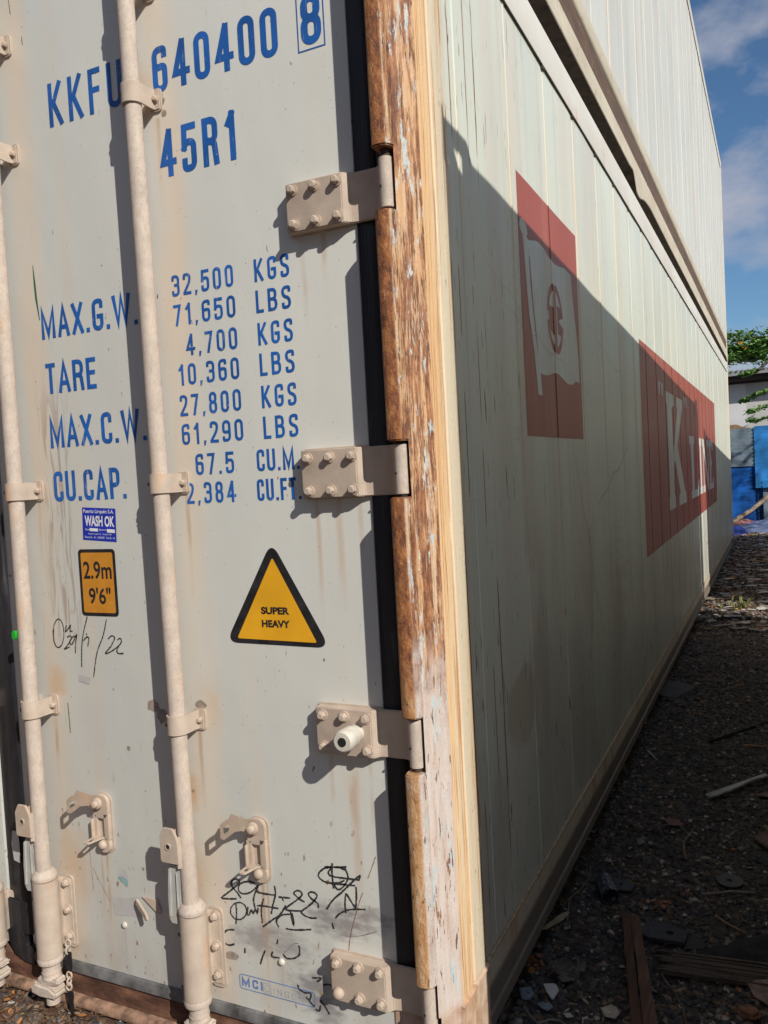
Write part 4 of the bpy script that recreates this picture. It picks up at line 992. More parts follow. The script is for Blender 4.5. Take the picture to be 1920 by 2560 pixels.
for k in (0, 1):
    rod(k); cam(k, -1 if k == 0 else 1); housing(k)
    for z in ((2.352 if k == 0 else 2.327), 1.432, .846, 2.61): clamp(k, z)
rod(2, 2.72, .33); housing(2, .165, .30, False); cam(2)
for z in (2.33, 1.432, .846): clamp(2, z)
s2 = MB().prism(rrect(-1.2125, 1.038, -1.2005, 1.060, .004, 3), (0, 0, 0), X, Z, Y, -.0732, -.060, 0).done('green_spot', MT['gspot'], cont)

# ------------------------------------------------------------------ handle hubs, handles
def hub(k, dz=0.0):
    x = rodx(k, .55); m = MB()
    xo = x - .0575
    m.prism([(xo + .012, .594 + dz), (xo + .040, .594 + dz), (xo + .050, .578 + dz), (xo + .055, .560 + dz), (xo + .055, .507 + dz), (xo + .004, .507 + dz), (xo, .513 + dz), (xo, .572 + dz), (xo + .006, .583 + dz)], (0, 0, 0), X, Z, Y, -.083, -.076, .0012)
    m.prism([(xo + .049, -.080), (xo + .056, -.076), (xo + .060, -.058), (xo + .060, -.030), (xo + .054, -.030), (xo + .047, -.074)], (0, 0, 0), X, Y, Z, .495 + dz, .572 + dz, .001)
    m.prism([(xo + .03, -.060), (xo + .034, -.078), (xo + .038, -.078), (xo + .036, -.056)], (0, 0, 0), X, Y, Z, .52 + dz, .585 + dz, .001)
    h = m.done('handle_hub', MT['tube'], cont)
    MB().tube((xo + .026, -.082, .549 + dz), (xo + .026, -.0850, .549 + dz), .0085, .0060, 20).done('pivot_ring', MT['tube'], h)
    MB().cyl((xo + .026, -.080, .549 + dz), (xo + .026, -.0842, .549 + dz), .0060, seg=18).done('pivot_pin', MT['shadehole'] if k == 0 else MT['gasket'], h)
    m = MB(); xs = xo + .008
    left = [(.004, .498), (.001, .470), (-.003, .44), (-.009, .41), (-.010, .380), (-.009, .360), (0, .346)]
    right = [(.038, .348), (.040, .375), (.036, .400), (.036, .420), (.050, .428), (.044, .446), (.036, .462), (.036, .498)] if k else [(.030, .345), (.046, .338), (.042, .350), (.034, .372), (.036, .40), (.037, .44), (.041, .46), (.040, .498)]
    m.prism([(xs + a, b_ + dz) for a, b_ in left + right], (0, 0, 0), X, Z, Y, -.068, -.056, .003)
    m.prism([(xs + .002, .488 + dz), (xs + .012, .488 + dz), (xs + .010, .42 + dz), (xs + .006, .365 + dz), (xs - .004, .362 + dz), (xs - .004, .42 + dz)], (0, 0, 0), X, Z, Y, -.073, -.066, .003)
    m.prism([(xs + .024, .480 + dz), (xs + .030, .480 + dz), (xs + .030, .37 + dz), (xs + .022, .37 + dz)], (0, 0, 0), X, Z, Y, -.072, -.066, .0025)
    g = m.done('handle', MT['cast'], cont)
    m = MB(); m.prism([(xs + .006, .345 + dz), (xs + .030, .345 + dz), (xs + .034, .225 + dz), (xs + .028, .212 + dz), (xs + .020, .214 + dz)], (0, 0, 0), X, Z, Y, -.050, -.042, .002)
    m.done('handle_bar', MT['black'], g)
    return h
hub(0); hub(1, -.006)

# ------------------------------------------------------------------ handle catches
def catch(x, z):
    o = [(-.020, .012), (.016, .014)]
    m = MB()
    out = fillet([(x - .022, z + .020), (x + .030, z + .020), (x + .030, z - .135), (x - .006, z - .135), (x - .012, z - .105), (x - .022, z - .100)], .022, True, 5)
    # plate with a window, built as four bars so that the window is open
    y0, y1 = -.0135, -.0022
    m.prism(fillet([(x - .022, z + .020), (x + .030, z + .020), (x + .030, z - .044), (x - .024, z - .044)], .020, True, 5), (0, 0, 0), X, Z, Y, y0, y1, .001)
    m.box((x - .0245, y0, z - .100), (x - .010, y1, z - .036), .001)
    m.box((x + .014, y0, z - .100), (x + .030, y1, z - .030), .001)
    m.prism(fillet([(x - .014, z - .094), (x + .030, z - .094), (x + .030, z - .136), (x - .010, z - .136)], .018, True, 5), (0, 0, 0), X, Z, Y, y0, y1, .001)
    m.box((x - .0245, -.022, z - .098), (x - .0205, -.001, z - .046), .001)
    c = m.done('catch_plate', MT['hw'], cont)
    MB().prism([(a * 1.0, b) for a, b in fillet([(x - .020, z + .022), (x + .035, z + .022), (x + .035, z - .140), (x - .012, z - .140)], .022, True, 5)], (0, 0, 0), X, Z, Y, -.0028, -.0003).done('packing_plate', MT['hw'], c)
    # swung-up latch: comes out from the pivot and to the left
    b = bmesh.new()
    path = [(x + .006, -.017, z + .000), (x - .008, -.021, z + .004), (x - .020, -.034, z + .012), (x - .031, -.048, z + .016), (x - .041, -.056, z + .010), (x - .051, -.063, z + .004), (x - .058, -.067, z + .002)]
    wid = [.016, .017, .016, .018, .021, .022, .016]
    A = []
    for p, w in zip(path, wid):
        A.append([b.verts.new((p[0], p[1], p[2] + w * q)) for q in (1, .30, -.35, -1)])
    for i, (a, c2) in enumerate(zip(A, A[1:])):
        for q in range(3):
            if q == 1 and i == 4: continue
            b.faces.new((a[q], c2[q], c2[q + 1], a[q + 1]))
    p = path[3]; t1 = b.verts.new((p[0] - .004, p[1] - .004, p[2] + .027)); b.faces.new((A[2][0], t1, A[4][0], A[3][0]))
    bmesh.ops.solidify(b, geom=b.faces[:], thickness=.004)
    me = bpy.data.meshes.new('latch'); b.to_mesh(me); b.free(); me.materials.append(MT['hw'])
    for pp in me.polygons: pp.use_smooth = True
    me.set_sharp_from_angle(angle=R(40))
    l = link(bpy.data.objects.new('latch', me), c)
    # lower seal tab pointing out
    m = MB()
    m.prism([(x - .022, -.010), (x - .022, -.052), (x - .018, -.058), (x - .016, -.058), (x - .016, -.010)], (0, 0, 0), X, Y, Z, z - .098, z - .094, .001)
    m.prism([(x - .005, -.010), (x - .005, -.058), (x - .001, -.056), (x + .002, -.044), (x + .008, -.020), (x + .014, -.010)], (0, 0, 0), X, Y, Z, z - .098, z - .094, .001)
    m.box((x - .0162, -.058, z - .098), (x - .0048, -.048, z - .094)); m.box((x - .0162, -.030, z - .098), (x - .0048, -.010, z - .094))
    m.done('seal_tab', MT['hw'], c)
    MB().lathe([(.014, 0), (.0155, .003), (.0145, .008), (.0095, .010), (.009, .018), (.006, .020)], (x + .002, -.017, z), (0, -1, 0), 20).done('bolt', MT['hw'], c)
    MB().lathe([(.0125, 0), (.012, .005), (.009, .009), (.003, .011)], (x + .006, -.0135, z - .114), (0, -1, 0), 18).done('bolt', MT['hw'], c)
    return c
catch(-.507, .598); catch(-1.004, .596)
# broken handle guide standing out of the taped patch
m = MB()
m.prism([(0, -.008), (.0, .009), (.055, .006), (.068, -.002), (.060, -.012)], (-.897, -.010, .344), Vector((.86, -.34, -.37)).normalized(), Vector((.30, -.1, .9)).normalized(), Vector((0, -1, 0)), -.003, .004, .0015)
m.prism([(-.012, .012), (.040, .012), (.052, -.020), (.040, -.026)], (-.872, -.001, .344), X, Z, Y, -.004, 0, .001)
m.done('handle_guide', MT['hw'], cont)
# shackle and rubber strap hanging from the left housing
def torus(m, c, R0, r, rot, n=16, k=8):
    b = bmesh.new(); V = []
    for i in range(n):
        a = 2 * math.pi * i / n; row = []
        for j in range(k):
            t = 2 * math.pi * j / k; row.append(b.verts.new(((R0 + r * math.cos(t)) * math.cos(a), r * math.sin(t), (R0 * 1.35 + r * math.cos(t)) * math.sin(a))))
        V.append(row)
    for i in range(n):
        for j in range(k): b.faces.new((V[i][j], V[(i + 1) % n][j], V[(i + 1) % n][(j + 1) % k], V[i][(j + 1) % k]))
    b.transform(Matrix.Translation(c) @ Matrix.Rotation(rot, 4, 'Z')); m._join(b)
for i, (z, rt) in enumerate(((.205, .3), (.186, 1.6), (.115, .2), (.098, 1.7), (.083, .3))): ch = MB(); torus(ch, (-1.118 - .002 * i, -.045, z), .0075, .0026, rt); ch.done('chain_link', MT['tube'], cont)
m = MB()
m.prism([(-.007, 0), (.008, .002), (.009, -.03), (.006, -.052), (-.006, -.05), (-.009, -.03)], (-1.118, -.045, .180), X, Z, Y, -.003, .003, .001)
m.prism([(-.008, 0), (.008, 0), (.010, -.014), (.006, -.03), (.008, -.10), (-.006, -.10), (-.006, -.03), (-.010, -.012)], (-1.120, -.046, .072), X, Z, Y, -.003, .003, .001)
m.done('rubber_strap', MT['rubber'], cont)

# ================================================================== the container on top
up = empty('refrigerated_container', 'white refrigerated container stacked on top, brown underframe visible, plain side against the sky', 'shipping container', (0, 0, 2.9), 'stacked refrigerated containers')
def upt(o): o.location.z -= 2.9; return o
s_, _ = make_side('side_wall', 3.255, 5.78, .004, MT['side2'], up, 3.3); upt(s_)
def U(m, name, mat, smooth=True): return upt(m.done(name, mat, up, smooth))
U(MB().box((-CW + .03, .16, 3.10), (-.035, 12.05, 5.80)), 'body', MT['side2'], False)
# bottom side rail: lower flange with fork pads, recessed web, upper flange
ys = [.16, 2.86, 2.93, 2.985, 3.02, 3.06, 3.10, 3.14, 3.19, 3.24, 3.30, 3.40, 3.52, 3.66, 3.9, 4.6, 11.7, 11.85, 11.95, 12.03]
zb = [2.958, 2.956, 2.962, 2.966, 2.952, 2.92, 2.884, 2.878, 2.878, 2.884, 2.900, 2.918, 2.930, 2.938, 2.936, 2.932, 2.925, 2.918, 2.90, 2.885]
b = bmesh.new()
rows = []
for y, z in zip(ys, zb):
    prof = [(-.060, 3.256), (-.060, z), (-.022, z), (.008, z), (.011, z + .003), (.011, 3.046), (.006, 3.052), (.002, 3.058), (.004, 3.170), (.010, 3.178), (.012, 3.184), (.010, 3.250), (.006, 3.256)]
    rows.append([b.verts.new((px_, y, pz)) for px_, pz in prof])
for A, B in zip(rows, rows[1:]):
    for i in range(len(A)):
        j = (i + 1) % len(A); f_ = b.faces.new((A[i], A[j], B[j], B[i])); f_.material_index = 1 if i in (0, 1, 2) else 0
b.faces.new(rows[0]); b.faces.new(rows[-1][::-1])
bmesh.ops.recalc_face_normals(b, faces=b.faces[:])
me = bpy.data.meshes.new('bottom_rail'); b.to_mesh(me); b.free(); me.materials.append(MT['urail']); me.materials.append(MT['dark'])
me.polygons.foreach_set('use_smooth', [True] * len(me.polygons)); me.set_sharp_from_angle(angle=R(25))
upt(link(bpy.data.objects.new('bottom_rail', me), up))
U(MB().box((-CW + .1, .2, 3.0), (-.05, 12.0, 3.09)), 'floor', MT['dark'], False)
cb = MB()
for k in range(30): cb.box((-CW + .12, .4 + k * .4, 2.94), (-.062, .46 + k * .4, 2.998))
U(cb, 'cross_members', MT['dark'], False)
for ya in (0.0, 12.02):
    U(MB().box((-.17, ya, 2.902), (.012, ya + .172, 3.02), .006), 'corner_casting', MT['urail'])
    U(MB().box((-.17, ya, 5.80), (.012, ya + .172, 5.915), .006), 'corner_casting', MT['toprail'])
U(MB().prism([(.012, 5.783), (.014, 5.885), (-.07, 5.895), (-.07, 5.783)], (0, 0, 0), X, Z, Y, .172, 12.02), 'top_rail', MT['toprail'])
U(MB().box((-.004, .17, 5.776), (.008, 12.03, 5.7825)), 'seam_sealant', MT['seam'])
upt(corner_post(3.02, 5.80, up, MT['toprail'], .006)); upt(corner_post(3.02, 5.80, up, MT['toprail'], .006, -1, 12.192))
U(MB().box((-CW + .05, .02, 3.06), (-.08, .09, 5.78), .004), 'door', MT['door'])
for xr in (-.7, -1.18, -1.6, -2.1): U(MB().cyl((xr, -.045, 3.0), (xr, -.045, 5.8), .0205), 'locking_rod', MT['rod'])

# ================================================================== the two containers across the alley (their shadow falls on the side wall)
def across(name, label, loc, rz, length, w=2.44, h=2.896, open_=False):
    o = empty(name, label, 'shipping container', loc, 'containers across the alley'); o.rotation_euler.z = rz
    pm = across.paint
    # corrugated walls
    for xw, sgn in ((.03, 1), (w - .03, -1))[:1 if open_ else 2]:
        pts = []; y = .16; 
        while y < length - .18:
            pts += [(xw, y), (xw, y + .07), (xw + sgn * .036, y + .14), (xw + sgn * .036, y + .21)]; y += .28
        pts2 = pts + [(p[0] + sgn * .012, p[1]) for p in pts[::-1]]
        MB().prism(pts2, (0, 0, 0), X, Y, Z, .16, h - .08).done('side_wall', pm, o, smooth=False)
    if open_: MB().box((.05, .17, .12), (w - .05, length - .17, .17)).done('floor', pm, o, smooth=False)
    else: MB().box((.05, .10, .1), (w - .05, .14, h - .1)).done('door', pm, o, smooth=False)
    if not open_: MB().box((.05, length - .16, .1), (w - .05, length - .1, h - .1)).done('end_wall', pm, o, smooth=False)
    if not open_: MB().box((.04, .1, h - .075), (w - .04, length - .1, h - .055)).done('roof', pm, o, smooth=False)
    m = MB()
    for xw in (0, w - .06):
        if not (open_ and xw): m.box((xw, .17, h - .115), (xw + .06, length - .17, h - .045))
        m.box((xw, .17, .03), (xw + .05, length - .17, .16))
    m.done('side_rails', pm, o, smooth=False)
    m = MB()
    for xw in (0, w - .1):
        for yw in (0, length - .17): m.box((xw + .004, yw + .004, .118), (xw + .096, yw + .166, h - .118))
    m.done('corner_posts', pm, o, smooth=False)
    for xw, sx in ((0, 1), (w, -1)):
        for yw, sy in ((0, 1), (length, -1)):
            for zw, sz in ((0, 1), (h, -1)):
                m = MB(); q = lambda a, b_: (min(a, b_), max(a, b_))
                def B(x0, x1, y0, y1, z0, z1):
                    (a, b_), (c, d), (e, f) = q(xw + sx * x0, xw + sx * x1), q(yw + sy * y0, yw + sy * y1), q(zw + sz * z0, zw + sz * z1); m.box((a, c, e), (b_, d, f))
                t = .012
                # side face with an aperture, end face with an aperture, top plate
                B(0, t, 0, .040, 0, .118); B(0, t, .138, .178, 0, .118); B(0, t, .040, .138, 0, .022); B(0, t, .040, .138, .096, .118)
                B(t, .034, 0, t, 0, .118); B(.130, .162, 0, t, 0, .118); B(.034, .130, 0, t, 0, .022); B(.034, .130, 0, t, .096, .118)
                B(t, .05, t, .178, 0, t); B(.112, .162, t, .178, 0, t); B(.05, .112, t, .05, 0, t); B(.05, .112, .128, .178, 0, t)
                m.done('corner_casting', pm, o, smooth=False)
    return o
across.paint = flat('weathered_container_paint', (0.66, 0.66, 0.60), 0.6, var=0.2, scale=3)
across('dry_container', 'open-topped container across the alley, casting the long shadow with the corner hole', (.79, -.364, 0), -math.atan(.051), 6.2, open_=True)
across('dry_container', 'closed corrugated container farther down the alley, beyond the narrow sunlit gap', (1.39, 6.35, 0), -math.atan(.075), 6.06)

# unseen container pair, added only to hide some sky from the doors
across.paint = flat('sky_blocker_paint', (0.20, 0.065, 0.045), 0.6, var=0.25, scale=3)
o = across('dry_container', 'unseen dark red container, added to hide sky from the doors, lower of two', (1.4, -5.2, 0), math.pi / 2, 12.19)
o2 = across('dry_container', 'unseen dark red container, added to hide sky from the doors, upper of two', (1.4, -5.2, 2.9), math.pi / 2, 12.19)
for q_ in (o, o2): q_.scale.x = -1

# ================================================================== ground
b = bmesh.new()
xs = [-300, -60, -15, -6, -3.5] + [-2.4 + .04 * i for i in range(0, 90)] + [1.6, 3, 8, 30, 300]
ysg = [-300, -40, -8, -3] + [-1.2 + .04 * i for i in range(0, 70)] + [1.7 + .12 * i for i in range(0, 130)] + [18, 20, 24, 30, 60, 150, 300]
def gz(x, y):
    if abs(x) > 3 or y > 17.5 or y < -2.5: return 0
    n = mnoise.noise(Vector((x * 3, y * 3, 0))) * .010 + mnoise.noise(Vector((x * 12, y * 12, 4))) * .005
    dip = -.02 if (x < -.02 and y > 0.0) else 0
    return n + dip - .004 
V = [[b.verts.new((x, y, gz(x, y))) for y in ysg] for x in xs]
for i in range(len(xs) - 1):
    for j in range(len(ysg) - 1): b.faces.new((V[i][j], V[i + 1][j], V[i + 1][j + 1], V[i][j + 1]))
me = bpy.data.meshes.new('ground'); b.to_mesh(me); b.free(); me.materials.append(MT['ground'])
me.polygons.foreach_set('use_smooth', [True] * len(me.polygons))
tag(link(bpy.data.objects.new('ground', me)), kind='structure')

def stuff(name, mats, n, gen, label=None):
    """many small pieces in one mesh"""
    vs, fs, mi = [], [], []
    for _ in range(n):
        v, f, k = gen(); o = len(vs); vs += v; fs += [tuple(i + o for i in q) for q in f]; mi += [k] * len(f)
    me = bpy.data.meshes.new(name); me.from_pydata([tuple(v) for v in vs], [], fs)
    for m in mats: me.materials.append(m)
    me.polygons.foreach_set('material_index', mi); me.update()
    o = link(bpy.data.objects.new(name, me)); o['kind'] = 'stuff'; return o
IC = bmesh.new(); bmesh.ops.create_icosphere(IC, subdivisions=1, radius=1)
ICV = [v.co.copy() for v in IC.verts]; ICF = [tuple(v.index for v in f.verts) for f in IC.faces]; IC.free()
rnd = random.Random(11)
def spot():
    t = rnd.random()
    if t < .60: x, y = rnd.uniform(-.14, .68), .25 + 4.2 * rnd.random() ** 1.6
    elif t < .85: x, y = rnd.uniform(-.14, .68), rnd.uniform(4, 16)
    else: x, y = rnd.uniform(-1.75, -.7), rnd.uniform(-.5, .35)
    return x, y
def stone():
    x, y = spot(); far = max(0, y - 2) / 14
    r = rnd.choice((.003, .004, .005, .006, .008, .011)) * rnd.uniform(.7, 1.25) * (1 + 1.6 * far)
    M = Matrix.Rotation(rnd.uniform(0, 6.3), 3, 'Z') @ Matrix.Rotation(rnd.uniform(-.5, .5), 3, 'X')
    sc = Vector((r * rnd.uniform(.8, 1.4), r * rnd.uniform(.7, 1.1), r * rnd.uniform(.45, .8)))
    z = gz(x, y) + sc.z * .35
    v = [M @ Vector((p.x * sc.x * rnd.uniform(.85, 1.15), p.y * sc.y, p.z * sc.z)) + Vector((x, y, z)) for p in ICV]
    lit = y > 5 or x < -.6
    k = rnd.choices((0, 1, 2, 3), (1, 6, .6, .15) if x < -.6 else (7, 3, 1.0, .15) if not lit else (4, 3, 2.2, 1.0))[0]  # paler stone mix where lit, sunlight put into the gravel colour
    return v, ICF, k
SM = [flat('basalt_gravel', (.065, .063, .065), .8, var=.5), flat('brown_gravel', (.13, .095, .068), .85, var=.5), flat('grey_gravel', (.19, .17, .15), .85, var=.4), flat('pale_gravel', (.34, .29, .24), .8, var=.3)]
stuff('gravel', SM, 42000, stone)
def leafbit():
    x, y = spot()
    if y < 4.5 and x > -.5 and rnd.random() < .90:
        y = rnd.uniform(5.2, 16) if rnd.random() < .5 else y
        if y < 4.5: x, y = rnd.uniform(-1.75, -.7), rnd.uniform(-.5, .35)
    far = max(0, y - 2) / 14
    l = rnd.uniform(.005, .013) * (1 + 3.0 * far); w = l * rnd.uniform(.18, .6); a = rnd.uniform(0, 6.3)
    M = Matrix.Translation((x, y, gz(x, y) + .006 + rnd.uniform(0, .01) * (1 + far))) @ Matrix.Rotation(a, 4, 'Z') @ Matrix.Rotation(rnd.uniform(-.5, .5), 4, 'Y') @ Matrix.Rotation(rnd.uniform(-.4, .4), 4, 'X')
    c = rnd.uniform(.1, .4) * w
    P = [(-l, 0, 0), (-l * .3, -w, c), (l * .5, -w * .8, c), (l, 0, c * .5), (l * .4, w, c), (-l * .4, w * .9, c * .7)]
    return [M @ Vector(p) for p in P], [(0, 1, 2, 3, 4, 5)], rnd.choices((0, 1, 2, 3, 4), (6, 3.4, 1.5, .8, .15) if x > -.6 else (7, 1.2, 2.6, .15, .12))[0]
LM = [flat('brown_leaf', (.15, .08, .045), .7, var=.4), flat('tan_chip', (.30, .22, .15), .8, var=.4), flat('orange_leaf', (.42, .17, .045), .7, var=.3), flat('bleached_chip', (.52, .47, .42), .8, var=.2), flat('yellow_leaf', (.5, .42, .08), .7, var=.2)]
stuff('leaf_litter', LM, 9000, leafbit)
def chipw():
    y = rnd.uniform(.3, 5.5); x = rnd.uniform(-.12, .66); l = rnd.uniform(.003, .011); w = l * rnd.uniform(.3, .9); a = rnd.uniform(0, 6.3)
    M = Matrix.Translation((x, y, gz(x, y) + .007)) @ Matrix.Rotation(a, 4, 'Z') @ Matrix.Rotation(rnd.uniform(-.4, .4), 4, 'X')
    return [M @ Vector(p) for p in ((-l, -w, 0), (l * .8, -w * .6, 0), (l, w * .7, .002), (-l * .6, w, 0))], [(0, 1, 2, 3)], rnd.choice((0, 0, 1, 1, 2))
stuff('paint_flakes', [flat('pale_flake', (.36, .34, .31), .7), flat('tan_flake', (.22, .165, .12), .7), flat('orange_flake', (.20, .09, .045), .7)], 1300, chipw)

# ------------------------------------------------------------------ things lying on the ground
def irregular(name, pts, th, mat, label, cat, z=0.006, group=None, tilt=0.0, bev=0.0008):
    cx = sum(p[0] for p in pts) / len(pts); cy_ = sum(p[1] for p in pts) / len(pts)
    m = MB().prism([(p[0] - cx, p[1] - cy_) for p in pts], (0, 0, 0), X, Y, Z, 0, th, bev)
    o = m.done(name, mat, None, True, label, cat, group); o.location = (cx, cy_, gz(cx, cy_) + z)
    if tilt: o.rotation_euler = (tilt, tilt * .5, 0)
    return o
# split old plank, lying away from the camera
pl = empty('broken_plank', 'dark rotten wooden plank split down the middle, lying beside the container', 'plank', (.25, .68, .012))
wd = m_wood('rotten_wood', (.035, .016, .010), (.14, .070, .042)); wd2 = m_wood('rotten_wood_edge', (.05, .025, .015), (.20, .11, .07))
def plank_half(a, b_, name, mat, seed):
    r_ = random.Random(seed); m = MB(); n = 14
    L_ = [(a[0] + (a[2] - a[0]) * i / n + r_.uniform(-.002, .002) - .25, a[1] + (a[3] - a[1]) * i / n - .68) for i in range(n + 1)]
    Rr = [(b_[0] + (b_[2] - b_[0]) * i / n + r_.uniform(-.002, .002) - .25, b_[1] + (b_[3] - b_[1]) * i / n - .68) for i in range(n + 1)]
    m.prism(L_ + Rr[::-1], (0, 0, 0), X, Y, Z, 0, .026 + r_.uniform(0, .004), .002)
    return m.done(name, mat, pl)
plank_half((.175, .925, .285, .40), (.200, .915, .312, .40), 'plank_half', wd, 3)
plank_half((.205, .905, .316, .40), (.226, .92, .352, .40), 'plank_half', wd2, 4)
# bundle of weathered split laths
bd = empty('split_board', 'weathered grey-brown board split into thin laths, lying right of the rotten plank', 'board', (.45, .73, .012))
wl = m_wood('weathered_lath', (.030, .024, .020), (.13, .10, .08), (6, 90, 90))
rl = random.Random(5)
for k in range(13):
    y = -.052 + .0085 * k; x0 = -.155 + rl.uniform(0, .05); x1 = .30 + rl.uniform(-.05, .05)
    m = MB(); m.prism([(x0, y + rl.uniform(-.002, .002)), (x1, y + .040 + rl.uniform(-.003, .003)), (x1, y + .047), (x0 + .01, y + .007)], (0, 0, 0), X, Y, Z, rl.uniform(0, .004), .009 + rl.uniform(0, .006))
    m.done('lath', wl, bd, smooth=False)
bd.rotation_euler.z = .02
rub = flat('dusty_rubber', (.045, .047, .058), .75, var=.3, scale=60, bump=.5)
rubd = flat('dark_dusty_rubber', (.020, .020, .024), .7, var=.3, scale=30, bump=.5)
def washer(name, pts, hole, th, mat, label, cat, z):
    cx = sum(p[0] for p in pts) / len(pts); cyy = sum(p[1] for p in pts) / len(pts)
    b = bmesh.new(); n = 28
    hx, hy, hr = hole
    inn = [(hx + hr * math.cos(2 * math.pi * i / n), hy + hr * .85 * math.sin(2 * math.pi * i / n)) for i in range(n)]
    # sample the outline by angle from the hole centre
    P = [Vector(p) for p in pts]; out = []
    for i in range(n):
        d = Vector((math.cos(2 * math.pi * i / n), math.sin(2 * math.pi * i / n))); best = None
        for a, c in zip(P, P[1:] + P[:1]):
            e = c - a; den = d.x * e.y - d.y * e.x
            if abs(den) < 1e-9: continue
            q = a - Vector((hx, hy)); t = (q.x * e.y - q.y * e.x) / den; u = (q.x * d.y - q.y * d.x) / den
            if t > 0 and -1e-6 <= u <= 1 + 1e-6: best = t if best is None else max(best, t)
        out.append((hx + d.x * (best or hr * 2), hy + d.y * (best or hr * 2)))
    R_ = [[b.verts.new((p[0] - cx, p[1] - cyy, z_)) for p in ring] for ring, z_ in ((inn, 0), (out, 0), (out, th), (inn, th))]
    for k in range(4):
        for i in range(n): b.faces.new((R_[k][i], R_[k][(i + 1) % n], R_[(k + 1) % 4][(i + 1) % n], R_[(k + 1) % 4][i]))
    bmesh.ops.recalc_face_normals(b, faces=b.faces[:])
    me = bpy.data.meshes.new(name); b.to_mesh(me); b.free(); me.materials.append(mat)
    o = link(bpy.data.objects.new(name, me)); tag(o, label, cat); o.location = (cx, cyy, gz(cx, cyy) + z); return o
washer('rubber_pad', [(.238, .885), (.262, .925), (.275, .940), (.330, .925), (.372, .902), (.366, .842), (.330, .838), (.255, .836), (.240, .850)], (.322, .880, .0115), .010, rub, 'ribbed grey rubber pad with a round hole, between rotten plank and split board', 'rubber pad', .010)
irregular('rubber_pad', [(.370, .905), (.405, .906), (.425, .87), (.415, .845), (.366, .828)], .006, rubd, 'small dark rubber offcut touching the right end of the ribbed pad with the hole', 'rubber pad', .008)
dk = [(.466 + .042 * math.cos(2 * math.pi * i / 24), 1.295 + .047 * math.sin(2 * math.pi * i / 24)) for i in range(24)]
washer('rubber_disc', dk, (.465, 1.294, .0095), .004, flat('grey_disc', (.075, .075, .078), .7, var=.2), 'flat round grey rubber disc with a centre hole, lying on the dark gravel', 'disc', .012)
washer('steel_plate', [(.100, 1.168), (.135, 1.176), (.179, 1.150), (.176, 1.105), (.125, 1.098), (.112, 1.12)], (.136, 1.137, .007), .004, flat('dark_plate', (.040, .044, .052), .6, var=.3), 'small dark flat plate with a slot, lying right behind the short pipe stub', 'plate', .010)
# pipe stub
pp = empty('pipe_stub', 'short black pipe stub with peeling whitish flecks, open end towards the viewer', 'pipe', (.104, 1.07, .026))
mpi = Mat('flecked_pipe', .5); mpi.color(mpi.mix(mpi.step(mpi.noise((150, 60, 150), 4), .56, .62), (.035, .038, .05), (.26, .28, .34)))
ax = Vector((.40, -.92, 0)).normalized()
MB().tube(-ax * .055, ax * .055, .029, .0255, 32).done('pipe_wall', mpi.m, pp)
MB().cyl(-ax * .053, -ax * .050, .026).done('pipe_inside', MT['shadehole'], pp)
# crumpled dark rag
b = bmesh.new(); rows = []
for i in range(26):
    row = []
    for j in range(14):
        u, v = i / 25, j / 13; x = .40 + .24 * u; y = .79 + .05 * u + (.05 + .17 * u) * v
        z = .004 + (.016 + .030 * u) * max(0, math.sin(math.pi * v)) * (0.7 + .5 * mnoise.noise(Vector((x * 22, y * 22, 1)))) + .006 * mnoise.noise(Vector((x * 70, y * 70, 3)))
        row.append(b.verts.new((x, y, max(.002, z))))
    rows.append(row)
for i in range(25):
    for j in range(13): b.faces.new((rows[i][j], rows[i + 1][j], rows[i + 1][j + 1], rows[i][j + 1]))
me = bpy.data.meshes.new('dark_rag'); b.to_mesh(me); b.free(); me.materials.append(flat('dark_cloth', (.022, .021, .025), .9, var=.3, scale=120, bump=.5))
me.polygons.foreach_set('use_smooth', [True] * len(me.polygons))
tag(link(bpy.data.objects.new('rag', me)), 'crumpled dark rag lying behind the split board at the right edge', 'rag')
# white strip, peg, rods, sticks
wht = flat('weathered_white_plastic', (.40, .39, .36), .6, var=.2)
st = empty('white_strip', 'long broken whitish plastic strip with a dark groove, lying on the dark gravel', 'plastic strip', (.45, 2.14, .016))
MB().prism([(-.113, -.146), (.11, .176), (.117, .168), (-.106, -.156)], (0, 0, 0), X, Y, Z, 0, .006, .001).done('strip_edge', wht, st)
MB().prism([(-.103, -.168), (-.085, -.17), (-.02, -.075), (.035, .02), (.075, .09), (.125, .142), (.118, .160), (.08, .11), (-.06, -.09)], (0, 0, 0), X, Y, Z, 0, .008, .001).done('strip_edge', wht, st)
o = MB().cyl((0, 0, 0), (.060, -.118, 0), .0052, .0022, seg=14, bev=.001).done('white_peg', flat('grey_white_peg', (.42, .43, .44), .5), None, True, 'small tapered grey-white peg lying near the foot of the container', 'peg'); o.location = (.038, 2.490, .014)
def stick(name, pts, r, mat, label, cat, z=.012):
    P = [Vector((x, y, gz(x, y) + z)) for x, y in pts]; o0 = P[0].copy(); m = MB()
    for a, c in zip(P, P[1:]): m.cyl(a - o0, c - o0, r, r * .9, seg=8)
    o = m.done(name, mat, None, True, label, cat); o.location = o0; return o
stick('steel_rod', [(.305, 2.735), (.60, 3.19)], .0075, MT['shadehole'], 'long thin black rod lying across the ground beyond the white strip', 'rod')
tw = flat('dry_twig', (.20, .15, .11), .8, var=.3)
stick('twig', [(.316, .700), (.330, .665), (.362, .616), (.388, .560), (.402, .505), (.410, .46)], .0036, flat('grey_twig', (.12, .095, .075), .85, var=.3), 'long bent grey twig below the split board', 'twig')
stick('wood_splinter', [(.436, 1.055), (.470, 1.022), (.521, .984)], .0036, flat('tan_splinter', (.30, .21, .13), .8, var=.3), 'tan wood splinter lying above the dark rag', 'splinter')
